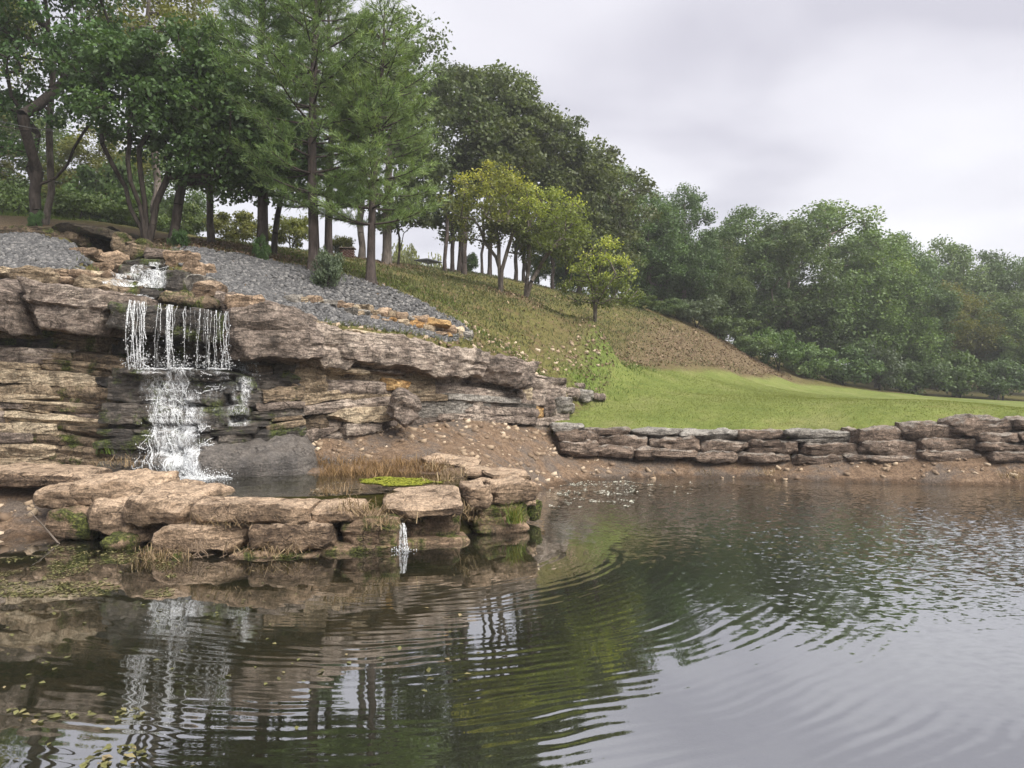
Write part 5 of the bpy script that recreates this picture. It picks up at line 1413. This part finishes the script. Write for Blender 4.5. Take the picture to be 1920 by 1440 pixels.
tree_px('redbud_tree', 1115, 27, [[(1116, 570), (1118, 540), (1125, 500)], [(1117, 575), (1108, 545), (1100, 520)], [(1116, 575), (1132, 545), (1150, 520)]], [(1128, 512, 62, 46), (1094, 545, 46, 28), (1158, 552, 42, 30), (1135, 472, 38, 26), (1112, 560, 40, 18)], 62, 120, 4400, .085, .31, .06, 'bark_grey', 'leaf_redbud', 'smallest yellowing redbud lowest on the brown slope', tint_top=.34)

# --- the wood beyond the lawn: a few crown shapes copied as separate trees
WOOD = []
for v in range(6):
    rs_ = np.random.RandomState(900 + v)
    H = 12.0; el = [(0, 0, 6.6, 2.9, 2.9, 4.4), (.2 * (v - 2), .2, 9.0, 2.1, 2.1, 2.1), (0, 0, 3.4, 2.8, 2.8, 2.4)]
    for k in range(7):
        a = rs_.rand() * 6.28; h = 2.2 + 7.0 * rs_.rand(); rr = (1.5 + 1.0 * rs_.rand()) * (1 if h < 7 else .6)
        el.append((math.cos(a) * rr, math.sin(a) * rr, h, 1.2 + .7 * rs_.rand(), 1.2 + .7 * rs_.rand(), 1.1 + .6 * rs_.rand()))
    (V, Fq), (LV, LF, ti) = make_tree(910 + v, [[(0, 0, 0), (.1, 0, 3), (0, .1, 6), (.1, 0, 9.6)]], el, 260, 33000, .155, .66, .2, up=.25, shell=.75, tint_top=.12, squash=.9)
    WOOD.append((mesh_np('trunk', V, Fq, smooth=True), mesh_np('crown', LV, LF, ti)))
BUSH = []
for v in range(3):
    rs_ = np.random.RandomState(950 + v)
    el = [(0, 0, .9, 1.1, 1.1, .8)] + [(rs_.normal() * .7, rs_.normal() * .7, .5 + .9 * rs_.rand(), .6, .6, .5) for k in range(5)]
    (V, Fq), (LV, LF, ti) = make_tree(960 + v, [[(0, 0, 0), (.1, 0, .5), (.2, .1, 1.2)], [(0, 0, 0), (-.2, .1, .5), (-.4, .1, 1.1)]], el, 60, 5200, .12, .38, .03, up=.6, shell=.6)
    BUSH.append((mesh_np('stem', V, Fq, smooth=True), mesh_np('foliage', LV, LF, ti)))


def copy_plant(kind, v, px, Y, topy, label, name, lmat, bark='bark_grey', group=None, sx=1.0, seed=0, cat='tree', wx=None):
    x = XW(px, Y); z = float(ground_z(x, Y)[0]) - .1; Hn = 11.6 if kind is WOOD else 1.75
    h = HC + (720 - topy) / F * Y - z; s = h / Hn
    t = tag(empty(name, (x, Y, z)), label, cat, group)
    rs_ = np.random.RandomState(seed + 7); t.rotation_euler = (0, 0, rs_.rand() * 6.28); w = s * sx if wx is None else wx / F * Y / (3.7 if kind is WOOD else 1.6); t.scale = (w, w, s)
    wood, lv = kind[v]
    a = link('trunk' if kind is WOOD else 'stem', wood, None, t); b = link('crown' if kind is WOOD else 'foliage', lv, None, t)
    for o, m in ((a, bark), (b, lmat)):
        if not o.data.materials: o.data.materials.append(None)
        o.material_slots[0].link = 'OBJECT'; o.material_slots[0].material = MATS[m]
    return t


FRONT = [(1085, 43, 280, 95), (1150, 44, 300, 90), (1215, 45, 345, 90), (1282, 46, 338, 85), (1340, 47, 440, 80), (1400, 50, 374, 115), (1475, 49, 392, 115), (1555, 51, 366, 140), (1645, 52, 425, 105), (1715, 52, 500, 95), (1790, 54, 520, 95), (1870, 54, 560, 95), (1940, 54, 530, 90)]
FL = ['tall tree where the oak crest meets the dense wood', 'rounded tree just below the tall one at the crest end', 'bushy tree above the smallest redbud', 'pointed cedar-like tree top standing above its neighbours in the wood', 'lower dark tree in the dip right of the pointed tree', 'tree with the small dark knob of crown left of the big rounded tree', 'olive tree filling the wood below the skyline dip',
      'biggest broad rounded tree in the middle of the wood', 'tree sloping down from the biggest rounded tree', 'short tree at the lawn edge right of the biggest tree', 'yellow-green shorter tree at the lawn edge', 'dark low tree at the lawn edge near the photo border', 'tree cut by the photo border at the lawn end']
for k, ((px, Y, ty, wx), lab) in enumerate(zip(FRONT, FL)):
    copy_plant(WOOD, k % 6, px, Y, ty, lab, 'forest_tree', 'leaf_yellowish' if k == 10 else ('leaf_mid' if k in (1, 8) else 'leaf_forest'), group='trees of the wood', seed=k, wx=wx)
BACK = [(1120, 56, 330), (1240, 57, 400), (1330, 58, 420), (1440, 60, 420), (1620, 60, 425), (1690, 60, 430), (1750, 62, 438), (1810, 62, 448), (1870, 62, 458), (1930, 62, 466), (2010, 60, 470)]
for k, (px, Y, ty) in enumerate(BACK):
    copy_plant(WOOD, (k + 3) % 6, px, Y, ty, ('tree mostly hidden in the back row of the wood' if k < 4 else 'pale skyline tree in the back row of the wood toward the photo border'), 'forest_tree', 'leaf_forest', group='back row of the wood', seed=50 + k, wx=88)
LEFTBG = [(-90, 36, 120, 150, 'broad green tree far behind the forked tree at the photo edge'), (60, 38, 190, 130, 'green tree filling the gap behind the forked trunks'), (190, 37, 230, 120, 'green tree behind the culvert and stream trees'), (300, 40, 260, 100, 'green tree far behind the multi-stemmed tree')]
for k, (px, Y, ty, wx, lab) in enumerate(LEFTBG):
    copy_plant(WOOD, (k + 1) % 6, px, Y, ty, lab, 'background_tree', 'leaf_mid' if k % 2 else 'leaf_yellowish', group='trees behind the hilltop', seed=70 + k, wx=wx)
UNDER = [(1195, 40, 548, 45, 'leaf_mid', 'olive bush beside the smallest redbud at the slope top'), (1250, 41.5, 560, 45, 'leaf_forest', 'bush second along the brown slope edge'), (1305, 42, 560, 55, 'leaf_shrub', 'big rounded bush at the brown slope edge'), (1355, 43, 590, 55, 'leaf_forest', 'bush at the brown slope, right of the big rounded bush'),
         (1410, 44, 630, 50, 'leaf_forest', 'dark bush where brown slope meets the wood'), (1460, 45, 620, 55, 'leaf_mid', 'paler bush above the lawn tip'), (1515, 46, 640, 60, 'leaf_forest', 'low bush at the lawn tip'), (1580, 47, 650, 65, 'leaf_forest', 'low bush under the biggest rounded tree'),
         (1650, 48, 655, 65, 'leaf_shrub', 'grey-green bush along the lawn edge'), (1720, 49, 670, 65, 'leaf_forest', 'bush at the lawn edge below the yellow-green tree'), (1800, 50, 660, 70, 'leaf_mid', 'brighter bush at the lawn edge near the border'), (1880, 50, 675, 70, 'leaf_forest', 'last dark bush at the lawn edge before the border')]
for k, (px, Y, ty, wx, m, lab) in enumerate(UNDER):
    copy_plant(BUSH, k % 3, px, Y, ty, lab, 'bush', m, 'bark_dark', 'bushes along the wood edge', seed=80 + k, cat='bush', wx=wx)
NEARB = [(612, 18.9, 462, 38, 'leaf_shrub', 'grey-green rounded shrub on the gravel before the pines'), (489, 19.8, 440, 17, 'leaf_dark', 'small dark evergreen shrub wrapped round the thick pine trunk'), (66, 20.8, 398, 16, 'leaf_dark', 'small dark shrub at the foot of the forked tree'), (338, 20.0, 428, 22, 'leaf_dark', 'low leafy shrub by the thick leaning trunk'),
         (880, 37, 475, 22, 'leaf_dark', 'dark round bush between crest trunks'), (1010, 40, 478, 30, 'leaf_dark', 'dark bush under the forked redbud on the crest'), (1060, 40.5, 490, 35, 'leaf_dark', 'dark bush behind the last oak trunks'),
         (440, 30, 395, 60, 'leaf_yellowish', 'yellow-green bush seen between the grey and pine trunks'), (545, 31, 405, 50, 'leaf_yellowish', 'yellow-green bush between thick pine and tall pine'), (640, 33, 440, 30, 'leaf_yellowish', 'yellow bush by the brick pillar'), (250, 29, 375, 70, 'leaf_mid', 'green bush behind the multi-stemmed tree'), (140, 28, 360, 70, 'leaf_mid', 'green bush behind the culvert capstone'), (10, 29, 330, 70, 'leaf_mid', 'green bush at the photo edge behind the forked tree'),
         (345, 31, 380, 50, 'leaf_mid', 'pale bush behind the thick leaning trunk'), (760, 74, 462, 50, 'leaf_yellowish', 'far yellow tree top beyond the crest left of the cart'), (810, 76, 470, 40, 'leaf_yellowish', 'far yellow-green tree top just above the cart roof'), (200, 33, 300, 90, 'leaf_mid', 'leafy green thicket behind the stream trees')]
for k, (px, Y, ty, wx, m, lab) in enumerate(NEARB):
    copy_plant(BUSH, k % 3, px, Y, ty, lab, 'shrub', m, 'bark_dark', seed=120 + k, cat='shrub', wx=wx)

# ------------------------------------------------------------------ golf cart, brick pillar, wire
def bx(x0, x1, y0, y1, z0, z1):
    V = np.array([(x0, y0, z0), (x1, y0, z0), (x1, y1, z0), (x0, y1, z0), (x0, y0, z1), (x1, y0, z1), (x1, y1, z1), (x0, y1, z1)], float)
    return V, np.array([(0, 3, 2, 1), (4, 5, 6, 7), (0, 1, 5, 4), (1, 2, 6, 5), (2, 3, 7, 6), (3, 0, 4, 7)])


def boxes(name, bs, mat, parent, bev=0.02):
    V, Fq, o = [], [], 0
    for b in bs:
        v, f = bx(*b); V.append(v); Fq.append(f + o); o += 8
    ob = link(name, mesh_np(name, np.concatenate(V), np.concatenate(Fq)), MATS[mat], parent)
    if bev:
        m = ob.modifiers.new('bevel', 'BEVEL'); m.width = bev; m.segments = 2
    return ob


Yc = 56.0; gx = XW(806, Yc); roofz = W(806, 489, Yc)[2]
cart = tag(empty('golf_cart', (gx, Yc, roofz - 1.85)), 'golf cart with dark canopy roof parked beyond the crest', 'golf cart'); cart.rotation_euler = (0, 0, 1.05)
Vr = []; fr_ = []
for k, (zz, ins) in enumerate(((1.75, 0), (1.80, .0), (1.88, .18), (1.91, .45))):
    Vr += [(-.6 + ins - .5, -.6 + ins, zz), (.6 - ins + .1, -.6 + ins, zz), (.6 - ins + .1, .6 - ins, zz), (-.6 + ins - .5, .6 - ins, zz)]
fr_ = [(0, 3, 2, 1), (12, 13, 14, 15)] + [(4 * k + j, 4 * k + (j + 1) % 4, 4 * k + 4 + (j + 1) % 4, 4 * k + 4 + j) for k in range(3) for j in range(4)]
link('roof', mesh_np('roof', Vr, fr_), MATS['cart_black'], cart)
for sx in (-.95, .55):
    for sy in (-.5, .5): boxes('post', [(sx - .02, sx + .02, sy - .02, sy + .02, .5, 1.76)], 'cart_black', cart, .005)
boxes('body', [(-1.1, .7, -.55, .55, .28, .62), (-1.15, -.7, -.5, .5, .5, .85)], 'cart_white', cart)
boxes('seat', [(-.25, .35, -.5, .5, .62, .82), (.28, .42, -.5, .5, .8, 1.30)], 'cart_black', cart, .04)
for sx in (-.8, .4):
    for sy in (-.55, .45):
        P = np.array([(sx, sy, .22), (sx, sy + .1, .22)]); link('wheel', tube_mesh('wheel', [(np.array([(sx, sy - .02, .22), (sx, sy, .22), (sx, sy + .1, .22), (sx, sy + .12, .22)]), np.array([.05, .22, .22, .05]))], 14), MATS['tyre'], cart)
# ground to park on is hidden behind the crest
pb = W(652, 480, 29.5); pil = tag(empty('brick_pillar', (pb[0], pb[1], float(ground_z(pb[0], pb[1])[0]) - .1)), 'short dull red brick pillar behind the shrub', 'pillar'); pil.scale = (.68, .68, .62)
bm_ = mesh_np('brick', *bx(-.10, .10, -.05, .05, -.033, .033)); bm_.materials.append(MATS['brick'])
for r in range(9):
    for k in range(3):
        for s in (0, 1):
            b = link('brick', bm_, None, pil, (-.215 + .215 * k + (.05 if r % 2 else -.05), -.2 if s == 0 else .2, .05 + .076 * r))
        for q in (-1, 1):
            if k < 1: b = link('brick', bm_, None, pil, (q * .30, 0.0, .05 + .076 * r), rz=1.5708)
boxes('cap', [(-.42, .42, -.32, .32, .73, .80)], 'brick_cap', pil, .01)
boxes('pillar_core', [(-.26, .26, -.15, .15, 0, .73)], 'brick_cap', pil, .0)
for k, (a, b) in enumerate((((-120, 112, 17), (330, 175, 24)), ((-120, 190, 17), (240, 238, 22)))):
    A, B = W(*a), W(*b); t = np.linspace(0, 1, 20)[:, None]; P = A + (B - A) * t; P[:, 2] -= .35 * np.sin(t[:, 0] * math.pi)
    tag(link('cable', tube_mesh('cable', [(P, np.full(20, .006))], 4), MATS['wire']), ('upper' if k == 0 else 'lower') + ' thin cable strung through the tree crowns at the photo edge', 'cable')

# ------------------------------------------------------------------ haze
def build_haze():
    V, Fq = bx(-170, 170, -60, 150, -4, 19)
    m = bpy.data.materials.new('haze'); m.use_nodes = True; nt = m.node_tree; nt.nodes.clear()
    o = N(nt, 'ShaderNodeOutputMaterial'); v = N(nt, 'ShaderNodeVolumePrincipled')
    v.inputs['Color'].default_value = (0.92, 0.94, 0.97, 1); v.inputs['Density'].default_value = 0.0013; v.inputs['Anisotropy'].default_value = 0.3
    nt.links.new(v.outputs[0], o.inputs['Volume'])
    h = link('haze', mesh_np('haze', V, Fq), m); h['kind'] = 'stuff'; h['label'] = 'thin humid haze in the air'


build_haze()
